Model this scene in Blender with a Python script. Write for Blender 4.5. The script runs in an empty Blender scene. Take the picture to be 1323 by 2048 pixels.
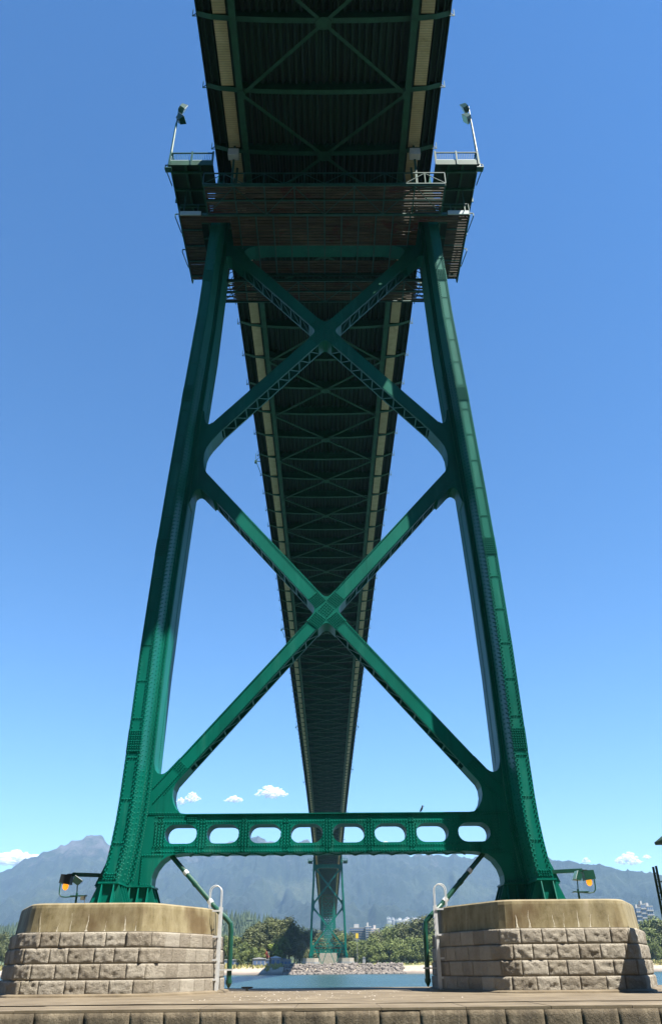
import bpy, bmesh, math, random
import numpy as np
from mathutils import Vector, Matrix, noise
from mathutils.geometry import tessellate_polygon

random.seed(11)
rng = np.random.default_rng(5)
SC = bpy.context.scene
COL = SC.collection

# ------------------------------------------------------------------ camera
EYE = 3.0
PITCH, YAW, ROLL = math.radians(30.35), math.radians(0.42), math.radians(0.5)
fw = Vector((math.sin(YAW) * math.cos(PITCH), math.cos(YAW) * math.cos(PITCH), math.sin(PITCH)))
rt = Vector((math.cos(YAW), -math.sin(YAW), 0))
up = rt.cross(fw)
r2 = rt * math.cos(ROLL) - up * math.sin(ROLL)
u2 = up * math.cos(ROLL) + rt * math.sin(ROLL)
cam = bpy.data.cameras.new('camera')
cam.sensor_fit = 'VERTICAL'
cam.sensor_height = 24.0
cam.lens = 1560.0 / 2048.0 * 24.0
cam.clip_start, cam.clip_end = 0.1, 40000
camo = bpy.data.objects.new('camera', cam)
COL.objects.link(camo)
M3 = Matrix((r2, u2, -fw)).transposed()
camo.matrix_world = Matrix.Translation((0, 0, EYE)) @ M3.to_4x4()
SC.camera = camo

# ------------------------------------------------------------------ sky, sun, exposure
SUN = Vector((0.47, -0.297, 1.0)).normalized()
w = bpy.data.worlds.new('World')
SC.world = w
w.use_nodes = True
nt = w.node_tree
nt.nodes.clear()
sky = nt.nodes.new('ShaderNodeTexSky')
sky.sky_type = 'NISHITA'
sky.sun_disc = False
sky.sun_elevation = math.asin(SUN.z)
sky.sun_rotation = math.atan2(SUN.x, SUN.y)
sky.altitude = 0
sky.air_density = 1.0
sky.dust_density = 0.0
sky.ozone_density = 6.0
bg = nt.nodes.new('ShaderNodeBackground')
bg.inputs['Strength'].default_value = 0.061
wo = nt.nodes.new('ShaderNodeOutputWorld')
hs = nt.nodes.new('ShaderNodeHueSaturation')
hs.inputs['Saturation'].default_value = 1.17
hs.inputs['Value'].default_value = 1.12
nt.links.new(sky.outputs[0], hs.inputs['Color'])
nt.links.new(hs.outputs[0], bg.inputs[0])
nt.links.new(bg.outputs[0], wo.inputs[0])
sl = bpy.data.lights.new('sun', 'SUN')
sl.energy = 5.0
sl.angle = math.radians(0.53)
sl.color = (1.0, 0.95, 0.87)
slo = bpy.data.objects.new('sun', sl)
slo.rotation_euler = SUN.to_track_quat('Z', 'Y').to_euler()
slo.location = (60, -60, 150)
COL.objects.link(slo)
SC.view_settings.view_transform = 'Standard'
SC.view_settings.look = 'None'
SC.view_settings.exposure = 1.62
SC.view_settings.gamma = 1.0
SC.cycles.use_denoising = True
SC.cycles.max_bounces = 8
SC.cycles.diffuse_bounces = 2
SC.cycles.glossy_bounces = 3
SC.cycles.volume_bounces = 1
SC.cycles.transparent_max_bounces = 24
SC.cycles.sample_clamp_indirect = 6.0

# ------------------------------------------------------------------ helpers
def link(o, parent=None):
    COL.objects.link(o)
    if parent is not None:
        o.parent = parent
    return o

def tag(o, label=None, cat=None, group=None, kind=None):
    if label: o['label'] = label
    if cat: o['category'] = cat
    if group: o['group'] = group
    if kind: o['kind'] = kind
    return o

def empty(name, loc=(0, 0, 0)):
    o = bpy.data.objects.new(name, None)
    o.location = loc
    o.empty_display_size = 0.5
    return link(o)

class MB:
    """collects shapes and links them as one mesh object"""
    def __init__(s):
        s.v, s.f = [], []
    def add(s, vs, fs):
        n = len(s.v)
        s.v += [tuple(p) for p in vs]
        s.f += [tuple(i + n for i in q) for q in fs]
        return s
    def box(s, x0, x1, y0, y1, z0, z1):
        if x0 > x1: x0, x1 = x1, x0
        vs = [(x, y, z) for z in (z0, z1) for y in (y0, y1) for x in (x0, x1)]
        return s.add(vs, [(0, 2, 3, 1), (4, 5, 7, 6), (0, 1, 5, 4), (2, 6, 7, 3), (0, 4, 6, 2), (1, 3, 7, 5)])
    def bar(s, a, b, w, h, upv=(0, 0, 1)):
        a, b = Vector(a), Vector(b)
        d = (b - a).normalized()
        u = Vector(upv)
        if abs(d.dot(u)) > 0.98: u = Vector((0, 1, 0))
        x = d.cross(u).normalized()
        z = x.cross(d).normalized()
        vs = []
        for p in (a, b):
            for sx, sz in ((-1, -1), (1, -1), (1, 1), (-1, 1)):
                vs.append(p + x * (sx * w / 2) + z * (sz * h / 2))
        return s.add(vs, [(0, 1, 2, 3), (7, 6, 5, 4), (0, 4, 5, 1), (1, 5, 6, 2), (2, 6, 7, 3), (3, 7, 4, 0)])
    def tube(s, pts, r, n=8, cap=True):
        pts = [Vector(p) for p in pts]
        rings = []
        prev = None
        for i, p in enumerate(pts):
            d = (pts[min(i + 1, len(pts) - 1)] - pts[max(i - 1, 0)]).normalized()
            if prev is None:
                x = d.orthogonal().normalized()
            else:
                x = (prev - d * prev.dot(d)).normalized()
            prev = x
            y = d.cross(x)
            rr = r[i] if isinstance(r, (list, tuple)) else r
            rings.append([p + (x * math.cos(2 * math.pi * k / n) + y * math.sin(2 * math.pi * k / n)) * rr for k in range(n)])
        vs = [q for ring in rings for q in ring]
        fs = []
        for i in range(len(rings) - 1):
            for k in range(n):
                a, b = i * n + k, i * n + (k + 1) % n
                fs.append((a, b, b + n, a + n))
        if cap:
            fs.append(tuple(range(n))[::-1])
            fs.append(tuple(range((len(rings) - 1) * n, len(rings) * n)))
        return s.add(vs, fs)
    def prism(s, outer, axis, a, b, holes=()):
        """polygon in the two other axes, extruded along axis from a to b; holes are tunnels"""
        loops = [list(outer)] + [list(h) for h in holes]
        def p3(p, t):
            return {'x': (t, p[0], p[1]), 'y': (p[0], t, p[1]), 'z': (p[0], p[1], t)}[axis]
        flat = [p for l in loops for p in l]
        tris = tessellate_polygon([[Vector((p[0], p[1], 0)) for p in l] for l in loops])
        n = len(flat)
        vs = [p3(p, a) for p in flat] + [p3(p, b) for p in flat]
        fs = [tuple(t) for t in tris] + [tuple(i + n for i in t)[::-1] for t in tris]
        o = 0
        for l in loops:
            m = len(l)
            for k in range(m):
                i, j = o + k, o + (k + 1) % m
                fs.append((i, j, j + n, i + n))
            o += m
        return s.add(vs, fs)
    def sweep(s, prof, path):
        """closed profile [(x,z)] carried along path [(y, zoff)]"""
        n = len(prof)
        vs = [(x, y, z + zo) for y, zo in path for x, z in prof]
        fs = []
        for i in range(len(path) - 1):
            for k in range(n):
                a, b = i * n + k, i * n + (k + 1) % n
                fs.append((a, b, b + n, a + n))
        fs.append(tuple(range(n)))
        fs.append(tuple(range((len(path) - 1) * n, len(path) * n))[::-1])
        return s.add(vs, fs)
    def mesh(s, name, mat, smooth=False, fix=True):
        me = bpy.data.meshes.new(name)
        me.from_pydata(s.v, [], s.f)
        if fix:
            bm = bmesh.new()
            bm.from_mesh(me)
            bmesh.ops.recalc_face_normals(bm, faces=bm.faces)
            bm.to_mesh(me)
            bm.free()
        for m in (mat if isinstance(mat, (list, tuple)) else [mat]):
            me.materials.append(m)
        if smooth:
            me.polygons.foreach_set('use_smooth', [True] * len(me.polygons))
        return me
    def build(s, name, mat, parent=None, smooth=False, fix=True, loc=(0, 0, 0)):
        o = bpy.data.objects.new(name, s.mesh(name, mat, smooth, fix))
        o.location = loc
        return link(o, parent)

def inst(name, me, parent=None, loc=(0, 0, 0), rot=(0, 0, 0), scale=(1, 1, 1)):
    o = bpy.data.objects.new(name, me)
    o.location, o.rotation_euler, o.scale = loc, rot, scale
    return link(o, parent)

def lerp_tab(tab, z):
    return float(np.interp(z, [t[0] for t in tab], [t[1] for t in tab]))

# ------------------------------------------------------------------ materials
def newmat(name):
    m = bpy.data.materials.new(name)
    m.use_nodes = True
    t = m.node_tree
    return m, t, t.nodes['Principled BSDF']

def N(t, typ, **kw):
    n = t.nodes.new(typ)
    for k, v in kw.items():
        if k in n.inputs: n.inputs[k].default_value = v
        else: setattr(n, k, v)
    return n

def ramp(t, fac, stops):
    r = t.nodes.new('ShaderNodeValToRGB')
    e = r.color_ramp.elements
    while len(e) < len(stops): e.new(0.5)
    for i, (p, c) in enumerate(stops):
        e[i].position = p
        e[i].color = (*c, 1) if len(c) == 3 else c
    t.links.new(fac, r.inputs[0])
    return r.outputs[0]

def coords(t, scale=(1, 1, 1), world=True):
    if world:
        g = t.nodes.new('ShaderNodeNewGeometry').outputs['Position']
    else:
        g = t.nodes.new('ShaderNodeTexCoord').outputs['Object']
    mp = t.nodes.new('ShaderNodeMapping')
    mp.inputs['Scale'].default_value = scale
    t.links.new(g, mp.inputs[0])
    return mp.outputs[0]

def noise_fac(t, scale, detail=5, rough=0.6, vec=None, sc=(1, 1, 1), world=True):
    n = N(t, 'ShaderNodeTexNoise', Scale=scale, Detail=detail, Roughness=rough)
    t.links.new(vec if vec is not None else coords(t, sc, world), n.inputs['Vector'])
    return n.outputs['Fac']

def mixc(t, fac, a, b, mode='MIX'):
    m = t.nodes.new('ShaderNodeMix')
    m.data_type = 'RGBA'
    m.blend_type = mode
    for s, v in ((0, fac), (6, a), (7, b)):
        if hasattr(v, 'is_linked'): t.links.new(v, m.inputs[s])
        elif s == 0: m.inputs[0].default_value = v
        else: m.inputs[s].default_value = (*v, 1)
    return m.outputs[2]

def bump(t, b, fac, strength, dist):
    n = N(t, 'ShaderNodeBump', Strength=strength, Distance=dist)
    t.links.new(fac, n.inputs['Height'])
    t.links.new(n.outputs[0], b.inputs['Normal'])

def simple(name, c, rough=0.6, c2=None, scale=3.0, sc=(1, 1, 1), metal=0.0, bmp=0, bsc=20, bd=0.02, lo=0.35, hi=0.65, world=True):
    m, t, b = newmat(name)
    b.inputs['Roughness'].default_value = rough
    b.inputs['Metallic'].default_value = metal
    if c2 is None:
        b.inputs['Base Color'].default_value = (*c, 1)
    else:
        t.links.new(ramp(t, noise_fac(t, scale, sc=sc, world=world), [(lo, c), (hi, c2)]), b.inputs['Base Color'])
    if bmp:
        bump(t, b, noise_fac(t, bsc, world=world), bmp, bd)
    return m

def steel(name, base, chalk, rough):
    m, t, b = newmat(name)
    big = noise_fac(t, 0.35, 4, sc=(1, 1, 0.35))
    col = ramp(t, big, [(0.28, tuple(c * 0.68 for c in base)), (0.5, base), (0.75, tuple(c * 1.3 for c in base))])
    st = noise_fac(t, 1.6, 6, 0.7, sc=(1, 1, 0.12))
    col = mixc(t, ramp(t, st, [(0.54, (0, 0, 0)), (0.74, (0.42, 0.42, 0.42))]), col, chalk)
    sp = noise_fac(t, 9.0, 5, 0.75)
    col = mixc(t, ramp(t, sp, [(0.66, (0, 0, 0)), (0.74, (0.55, 0.55, 0.55))]), col, tuple(0.5 * (a + b_) for a, b_ in zip(base, chalk)))
    gr = noise_fac(t, 2.4, 6, 0.75, sc=(1.5, 1.5, 0.10))
    col = mixc(t, ramp(t, gr, [(0.55, (0, 0, 0)), (0.74, (0.6, 0.6, 0.6))]), col, tuple(c * 0.35 for c in base))
    ru = noise_fac(t, 3.3, 7, 0.8)
    col = mixc(t, ramp(t, ru, [(0.675, (0, 0, 0)), (0.74, (0.65, 0.65, 0.65))]), col, (0.10, 0.045, 0.015))
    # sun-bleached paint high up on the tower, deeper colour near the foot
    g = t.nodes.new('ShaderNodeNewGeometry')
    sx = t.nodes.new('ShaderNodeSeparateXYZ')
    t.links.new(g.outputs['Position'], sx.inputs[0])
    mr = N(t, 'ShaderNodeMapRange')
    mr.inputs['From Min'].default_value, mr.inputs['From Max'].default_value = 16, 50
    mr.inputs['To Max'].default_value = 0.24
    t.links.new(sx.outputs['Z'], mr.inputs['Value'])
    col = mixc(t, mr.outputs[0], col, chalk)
    t.links.new(col, b.inputs['Base Color'])
    b.inputs['Roughness'].default_value = rough
    b.inputs['Specular IOR Level'].default_value = 0.13
    bump(t, b, noise_fac(t, 2.2, 3), 0.12, 0.05)
    return m

GREEN = steel('green_paint', (0.0008, 0.136, 0.096), (0.055, 0.25, 0.185), 0.40)
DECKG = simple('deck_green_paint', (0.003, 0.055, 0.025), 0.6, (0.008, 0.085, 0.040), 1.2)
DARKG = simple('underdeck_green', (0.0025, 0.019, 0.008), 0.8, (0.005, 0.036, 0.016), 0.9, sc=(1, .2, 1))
TRAV = simple('traveller_green', (0.006, 0.06, 0.042), 0.5, (0.012, 0.10, 0.07), 1.5)
PALE = simple('pale_rail_paint', (0.45, 0.55, 0.52), 0.45)
GALV = simple('galvanised_steel', (0.62, 0.63, 0.62), 0.4, (0.72, 0.72, 0.70), 5, metal=0.2)
BLACK = simple('dark_fitting', (0.012, 0.016, 0.016), 0.5)
GLASS = simple('lamp_glass', (0.75, 0.78, 0.78), 0.08)
PIPE = simple('pipe_green', (0.006, 0.055, 0.036), 0.35, (0.01, 0.08, 0.05), 2)

m, t, b = newmat('cream_soffit')
wv = N(t, 'ShaderNodeTexWave', Scale=1.6, Distortion=0.0)
wv.bands_direction = 'Y'
t.links.new(coords(t, world=False), wv.inputs['Vector'])
c = mixc(t, ramp(t, noise_fac(t, 1.3), [(0.35, (0, 0, 0)), (0.7, (1, 1, 1))]), (0.52, 0.41, 0.22), (0.66, 0.53, 0.31))
c = mixc(t, ramp(t, wv.outputs['Fac'], [(0.82, (0, 0, 0)), (0.95, (0.6, 0.6, 0.6))]), c, (0.25, 0.2, 0.12))
t.links.new(c, b.inputs['Base Color'])
oi = t.nodes.new('ShaderNodeObjectInfo')
c = mixc(t, ramp(t, oi.outputs['Random'], [(0.2, (0, 0, 0)), (1, (0.45, 0.45, 0.45))]), c, (0.32, 0.25, 0.13))
c = mixc(t, ramp(t, noise_fac(t, 0.8, 6, 0.75), [(0.58, (0, 0, 0)), (0.72, (0.6, 0.6, 0.6))]), c, (0.2, 0.14, 0.07))
t.links.new(c, b.inputs['Base Color'])
b.inputs['Roughness'].default_value = 0.7
bump(t, b, wv.outputs['Fac'], 0.4, 0.05)
CREAM = m

m, t, b = newmat('weathered_plank')
pn = noise_fac(t, 1.1, 5, 0.7, sc=(0.35, 3.0, 1))
c = ramp(t, pn, [(0.3, (0.026, 0.018, 0.009)), (0.5, (0.058, 0.044, 0.024)), (0.7, (0.13, 0.10, 0.06))])
rs = noise_fac(t, 0.32, 4, 0.7)
c = mixc(t, ramp(t, rs, [(0.55, (0, 0, 0)), (0.63, (0.9, 0.9, 0.9))]), c, (0.065, 0.012, 0.006))
oi = t.nodes.new('ShaderNodeObjectInfo')
c = mixc(t, ramp(t, oi.outputs['Random'], [(0.3, (0, 0, 0)), (1, (0.55, 0.55, 0.55))]), c, (0.05, 0.035, 0.022))
t.links.new(c, b.inputs['Base Color'])
b.inputs['Roughness'].default_value = 0.8
PLANK = m

m, t, b = newmat('rough_granite')
oi = t.nodes.new('ShaderNodeObjectInfo')
n1 = noise_fac(t, 1.1, 6, 0.65)
n2 = noise_fac(t, 26, 4, 0.8)
c = ramp(t, n1, [(0.3, (0.26, 0.225, 0.165)), (0.5, (0.37, 0.325, 0.25)), (0.7, (0.48, 0.43, 0.34))])
c = mixc(t, ramp(t, n2, [(0.35, (0, 0, 0)), (0.7, (0.6, 0.6, 0.6))]), c, (0.12, 0.088, 0.06))
c = mixc(t, ramp(t, noise_fac(t, 0.55, 5, 0.7), [(0.56, (0, 0, 0)), (0.75, (0.6, 0.6, 0.6))]), c, (0.17, 0.135, 0.06))
c = mixc(t, ramp(t, oi.outputs['Random'], [(0.4, (0, 0, 0)), (1, (0.6, 0.6, 0.6))]), c, (0.50, 0.455, 0.37))
c = mixc(t, ramp(t, oi.outputs['Random'], [(0, (0.45, 0.45, 0.45)), (0.4, (0, 0, 0))]), c, (0.20, 0.165, 0.115))
t.links.new(c, b.inputs['Base Color'])
b.inputs['Roughness'].default_value = 0.9
bump(t, b, noise_fac(t, 8.0, 9, 0.78), 1.0, 0.14)
GRANITE = m

m, t, b = newmat('dark_wall_stone')
n1 = noise_fac(t, 1.6, 6, 0.7, sc=(1, 1, .5))
c = ramp(t, n1, [(0.3, (0.05, 0.038, 0.022)), (0.5, (0.115, 0.09, 0.055)), (0.72, (0.22, 0.18, 0.12))])
n2 = noise_fac(t, 1.2, 5, 0.75, sc=(6, 1, 0.5))
c = mixc(t, ramp(t, n2, [(0.58, (0, 0, 0)), (0.75, (0.8, 0.8, 0.8))]), c, (0.34, 0.29, 0.21))
t.links.new(c, b.inputs['Base Color'])
b.inputs['Roughness'].default_value = 0.9
bump(t, b, noise_fac(t, 7, 7, 0.75), 0.8, 0.08)
WALLST = m

MORTAR = simple('mortar', (0.22, 0.19, 0.14), 0.9, (0.38, 0.335, 0.255), 4)

m, t, b = newmat('stained_concrete')
st = noise_fac(t, 1.0, 7, 0.72, sc=(1.3, 1.3, 0.22))
c = ramp(t, st, [(0.26, (0.075, 0.055, 0.016)), (0.42, (0.15, 0.115, 0.045)), (0.58, (0.25, 0.205, 0.105)), (0.75, (0.36, 0.305, 0.195))])
c = mixc(t, ramp(t, noise_fac(t, 1.9, 8, 0.75), [(0.42, (0, 0, 0)), (0.68, (0.6, 0.6, 0.6))]), c, (0.30, 0.255, 0.15))
c = mixc(t, ramp(t, noise_fac(t, 4.5, 8, 0.8), [(0.55, (0, 0, 0)), (0.72, (0.65, 0.65, 0.65))]), c, (0.06, 0.045, 0.018))
br = noise_fac(t, 0.35, 3, 0.5)
c = mixc(t, ramp(t, br, [(0.56, (0, 0, 0)), (0.66, (0.75, 0.75, 0.75))]), c, (0.09, 0.05, 0.012))
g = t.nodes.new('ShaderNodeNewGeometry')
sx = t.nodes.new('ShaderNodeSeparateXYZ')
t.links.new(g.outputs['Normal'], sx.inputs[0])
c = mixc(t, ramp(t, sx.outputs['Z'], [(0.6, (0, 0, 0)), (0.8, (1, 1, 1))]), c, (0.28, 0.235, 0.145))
t.links.new(c, b.inputs['Base Color'])
b.inputs['Roughness'].default_value = 0.85
bump(t, b, noise_fac(t, 14, 6, 0.7), 0.3, 0.02)
CONC = m

m, t, b = newmat('plinth_concrete')
c = ramp(t, noise_fac(t, 0.5, 7, 0.7), [(0.3, (0.085, 0.062, 0.034)), (0.5, (0.13, 0.10, 0.060)), (0.7, (0.19, 0.15, 0.095))])
c = mixc(t, ramp(t, noise_fac(t, 5, 6, 0.8), [(0.55, (0, 0, 0)), (0.8, (0.6, 0.6, 0.6))]), c, (0.08, 0.058, 0.033))
t.links.new(c, b.inputs['Base Color'])
b.inputs['Roughness'].default_value = 0.9
bump(t, b, noise_fac(t, 6, 6, 0.7), 0.4, 0.03)
PLINTH = m
LIME = simple('lime_deposit', (0.28, 0.235, 0.15), 0.8, (0.62, 0.57, 0.45), 6)
SHELL = simple('shell_white', (0.5, 0.44, 0.37), 0.7)

m, t, b = newmat('sea_water')
b.inputs['Base Color'].default_value = (0.022, 0.085, 0.098, 1)
b.inputs['Roughness'].default_value = 0.22
b.inputs['IOR'].default_value = 1.33
v1 = noise_fac(t, 0.55, 6, 0.62, sc=(0.6, 1, 1))
v2 = noise_fac(t, 0.05, 3, 0.5, sc=(0.5, 1, 1))
c = ramp(t, v2, [(0.35, (0.024, 0.066, 0.074)), (0.65, (0.045, 0.098, 0.092))])
t.links.new(c, b.inputs['Base Color'])
bump(t, b, v1, 0.9, 0.6)
WATER = m

m, t, b = newmat('shore_ground')
g = t.nodes.new('ShaderNodeNewGeometry')
sx = t.nodes.new('ShaderNodeSeparateXYZ')
t.links.new(g.outputs['Position'], sx.inputs[0])
zz = t.nodes.new('ShaderNodeMath'); zz.operation = 'MULTIPLY_ADD'
t.links.new(noise_fac(t, 0.09, 5, 0.6), zz.inputs[0]); zz.inputs[1].default_value = 1.6
t.links.new(sx.outputs['Z'], zz.inputs[2])
mr = N(t, 'ShaderNodeMapRange')
mr.inputs['From Min'].default_value, mr.inputs['From Max'].default_value = 0.0, 8.0
t.links.new(zz.outputs[0], mr.inputs['Value'])
c = ramp(t, mr.outputs[0], [(0.10, (0.13, 0.11, 0.085)), (0.20, (0.25, 0.20, 0.16)), (0.34, (0.50, 0.42, 0.33)), (0.62, (0.48, 0.42, 0.30)), (0.72, (0.17, 0.20, 0.05)), (0.9, (0.09, 0.13, 0.035))])
c = mixc(t, ramp(t, noise_fac(t, 0.5, 5, 0.7), [(0.45, (0, 0, 0)), (0.75, (0.5, 0.5, 0.5))]), c, (0.16, 0.14, 0.09))
t.links.new(c, b.inputs['Base Color'])
b.inputs['Roughness'].default_value = 0.95
SHORE = m

m, t, b = newmat('mountain_forest')
n1 = noise_fac(t, 0.0016, 7, 0.65)
c = ramp(t, n1, [(0.32, (0.022, 0.045, 0.024)), (0.5, (0.035, 0.065, 0.032)), (0.62, (0.085, 0.12, 0.05)), (0.72, (0.13, 0.155, 0.07))])
n3 = noise_fac(t, 0.045, 7, 0.85)
c = mixc(t, ramp(t, n3, [(0.4, (0, 0, 0)), (0.65, (0.65, 0.65, 0.65))]), c, (0.006, 0.014, 0.010))
g = t.nodes.new('ShaderNodeNewGeometry')
sx = t.nodes.new('ShaderNodeSeparateXYZ')
t.links.new(g.outputs['Position'], sx.inputs[0])
hz = t.nodes.new('ShaderNodeMath'); hz.operation = 'MULTIPLY_ADD'
t.links.new(noise_fac(t, 0.0042, 7, 0.75), hz.inputs[0]); hz.inputs[1].default_value = 1500
t.links.new(sx.outputs['Z'], hz.inputs[2])
rk = N(t, 'ShaderNodeMapRange')
rk.inputs['From Min'].default_value, rk.inputs['From Max'].default_value = 1620, 1900
t.links.new(hz.outputs[0], rk.inputs['Value'])
c = mixc(t, rk.outputs[0], c, (0.19, 0.18, 0.18))
t.links.new(c, b.inputs['Base Color'])
b.inputs['Roughness'].default_value = 1.0
bump(t, b, n3, 1.0, 40)
MOUNT = m

def leafmat(name, a, b_, c_):
    m, t, b = newmat(name)
    oi = t.nodes.new('ShaderNodeObjectInfo')
    n = noise_fac(t, 0.16, 4, 0.6)
    col = ramp(t, n, [(0.3, a), (0.5, b_), (0.72, c_)])
    col = mixc(t, ramp(t, oi.outputs['Random'], [(0, (0, 0, 0)), (1, (0.5, 0.5, 0.5))]), col, c_)
    t.links.new(col, b.inputs['Base Color'])
    b.inputs['Roughness'].default_value = 0.7
    return m
LEAFD = leafmat('leaf_dark', (0.026, 0.034, 0.007), (0.048, 0.058, 0.012), (0.08, 0.088, 0.022))
LEAFL = leafmat('leaf_light', (0.045, 0.06, 0.010), (0.075, 0.098, 0.016), (0.115, 0.14, 0.03))
LEAFY = leafmat('leaf_yellow', (0.10, 0.135, 0.012), (0.16, 0.20, 0.02), (0.2, 0.23, 0.03))
CONIF = leafmat('conifer', (0.022, 0.042, 0.016), (0.04, 0.065, 0.024), (0.07, 0.10, 0.035))
BARK = simple('bark', (0.10, 0.08, 0.055), 0.9, (0.18, 0.15, 0.11), 3)
ROCK = simple('riprap_rock', (0.07, 0.058, 0.047), 0.9, (0.27, 0.23, 0.19), 0.5)
WHITEW = simple('white_wall', (0.55, 0.53, 0.50), 0.7)
GREYW = simple('grey_wall', (0.30, 0.30, 0.30), 0.7)
BLUEW = simple('blue_grey_glass', (0.10, 0.15, 0.24), 0.25)
REDR = simple('red_roof', (0.35, 0.05, 0.03), 0.7)
GREYR = simple('grey_roof', (0.22, 0.22, 0.23), 0.8)
YELLOW = simple('yellow_paint', (0.75, 0.5, 0.03), 0.5)
CREAMW = simple('cream_concrete', (0.34, 0.30, 0.235), 0.8, (0.44, 0.395, 0.32), 0.8)

m, t, b = newmat('amber_lamp')
b.inputs['Base Color'].default_value = (0.8, 0.25, 0.01, 1)
b.inputs['Emission Color'].default_value = (1.0, 0.34, 0.02, 1)
b.inputs['Emission Strength'].default_value = 0.42
AMBER = m

def tone(m, k):
    t = m.node_tree
    inp = t.nodes['Principled BSDF'].inputs['Base Color']
    if inp.is_linked:
        t.links.new(mixc(t, 1.0, inp.links[0].from_socket, (k, k, k), 'MULTIPLY'), inp)
    else:
        inp.default_value = tuple(c_ * k for c_ in inp.default_value[:3]) + (1,)
for m_, k_ in ((GREEN, .80), (GRANITE, .86), (CONC, .84), (PLINTH, .98), (WALLST, .85), (LIME, .85), (SHELL, .85), (GALV, .8), (PIPE, .8), (TRAV, .9), (PALE, .85), (WATER, .72), (SHORE, .66), (MOUNT, .62),
               (LEAFD, 1.2), (LEAFL, 1.2), (LEAFY, 1.0), (CONIF, .85), (ROCK, .75), (WHITEW, .66), (GREYW, .75), (CREAMW, .75), (YELLOW, .85), (REDR, .85)):
    tone(m_, k_)

# ------------------------------------------------------------------ setting: water, seabed strip, near path
o = MB().box(-9000, 9000, -600, 700, -3, 0).build('water', WATER)
tag(o, kind='structure')
o = MB().box(-300, 300, -8, 2.5, -2, 1.35).build('path', PLINTH)
tag(o, kind='structure')
# unseen wooded bluff behind the seawall path, raised and steepened to cut sky fill
g = MB()
bx_ = np.linspace(-420, 420, 121)
by_ = [-8.02, -12, -16, -22, -30, -40, -55, -80, -130, -200]
bz_ = [1.4, 7, 20, 40, 58, 72, 84, 94, 100, 102]
g.v = [(x, y, z + (0 if j == 0 else 8 * noise.noise(Vector((x * .05, y * .05, 2))))) for j, (y, z) in enumerate(zip(by_, bz_)) for x in bx_]
n_ = len(bx_)
g.f = [(j * n_ + i, j * n_ + i + 1, (j + 1) * n_ + i + 1, (j + 1) * n_ + i) for j in range(len(by_) - 1) for i in range(n_ - 1)]
tag(g.build('hillside', simple('forest_slope', (0.02, 0.035, 0.012), .95, (0.05, 0.07, 0.025), .15), smooth=True), kind='structure')

def shore(x):
    return 556 + 5 * math.sin(x * 0.021 + 1) + 3 * math.sin(x * 0.067)
def sstep(a, b, v):
    k = min(1, max(0, (v - a) / (b - a)))
    return k * k * (3 - 2 * k)
def bump2(x, y, cx, cy, rx, ry):
    return math.exp(-((x - cx) / rx) ** 2 - ((y - cy) / ry) ** 2)
def ground_z(x, y):
    prom = 8 * sstep(-45, -20, x) * (1 - sstep(55, 90, x))
    d = y - (shore(x) - prom)
    k = sstep(-45, -20, x) * (1 - sstep(55, 90, x))
    z_beach = -1.5 + 1.5 * sstep(-14, 0, d) + 2.7 * sstep(0, 26, d) + 2.4 * sstep(22, 48, d)
    z_rock = -1.5 + 1.5 * sstep(-8, 0, d) + 4.9 * sstep(0, 16, d)
    z = z_beach * (1 - k) + z_rock * k
    z += 1.6 * sstep(40, 120, d)
    z += 62 * bump2(x, y, -640, 2000, 420, 620) + 60 * bump2(x, y, -190, 2000, 190, 480)
    z += 30 * bump2(x, y, 600, 2300, 700, 600)
    z += 60 * sstep(2200, 4200, y)
    if d > 60:
        z += 1.5 * noise.noise(Vector((x * 0.01, y * 0.01, 0)))
    return z
ys = sorted(set([530 + 2.5 * k for k in range(40)] + [630 + 12 * k for k in range(20)] + [870 + 60 * k for k in range(56)]))
xs = sorted(set([-420 + 6 * k for k in range(141)] + [-3600 + 90 * k for k in range(36)] + [420 + 90 * k for k in range(36)]))
g = MB()
g.v = [(x, y, ground_z(x, y)) for y in ys for x in xs]
nx = len(xs)
g.f = [(j * nx + i, j * nx + i + 1, (j + 1) * nx + i + 1, (j + 1) * nx + i) for j in range(len(ys) - 1) for i in range(nx - 1)]
tag(g.build('ground', SHORE, smooth=True, fix=False), kind='structure')

# mountains: ridge heights by bearing, measured as angles from the viewpoint
RIDGE = [(-1400, 1790), (-900, 1770), (-500, 1760), (-250, 1775), (-100, 1780), (-40, 1768), (0, 1747), (25, 1732), (45, 1720), (70, 1710), (95, 1702), (115, 1692),
         (130, 1686), (150, 1679), (165, 1675), (182, 1672), (195, 1668), (203, 1670), (212, 1680), (226, 1694), (260, 1714),
         (300, 1704), (400, 1692), (470, 1683), (492, 1675), (507, 1671), (525, 1676), (550, 1685), (590, 1683), (615, 1680),
         (640, 1690), (700, 1700), (800, 1706), (820, 1713), (840, 1707), (900, 1710), (945, 1715), (975, 1706), (1050, 1703), (1110, 1717),
         (1180, 1727), (1250, 1737), (1320, 1746), (1500, 1768), (1800, 1772), (2300, 1790)]
rid = []
for px, py in RIDGE:
    v = fw + r2 * ((px - 661.5) / 1560) - u2 * ((py - 1024) / 1560)
    rid.append((math.degrees(math.atan2(v.x, v.y)), v.z / math.hypot(v.x, v.y)))
AZ0, AZ1 = rid[0][0] - 2, rid[-1][0] + 2
def ridge(a):
    return lerp_tab(rid, a)
def ridge_r(a):
    return 8200 - 1700 * sstep(6, 20, a) - 900 * sstep(-9, -2, a) * (1 - sstep(4, 12, a))
g = MB()
na, nr = 820, 110
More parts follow.
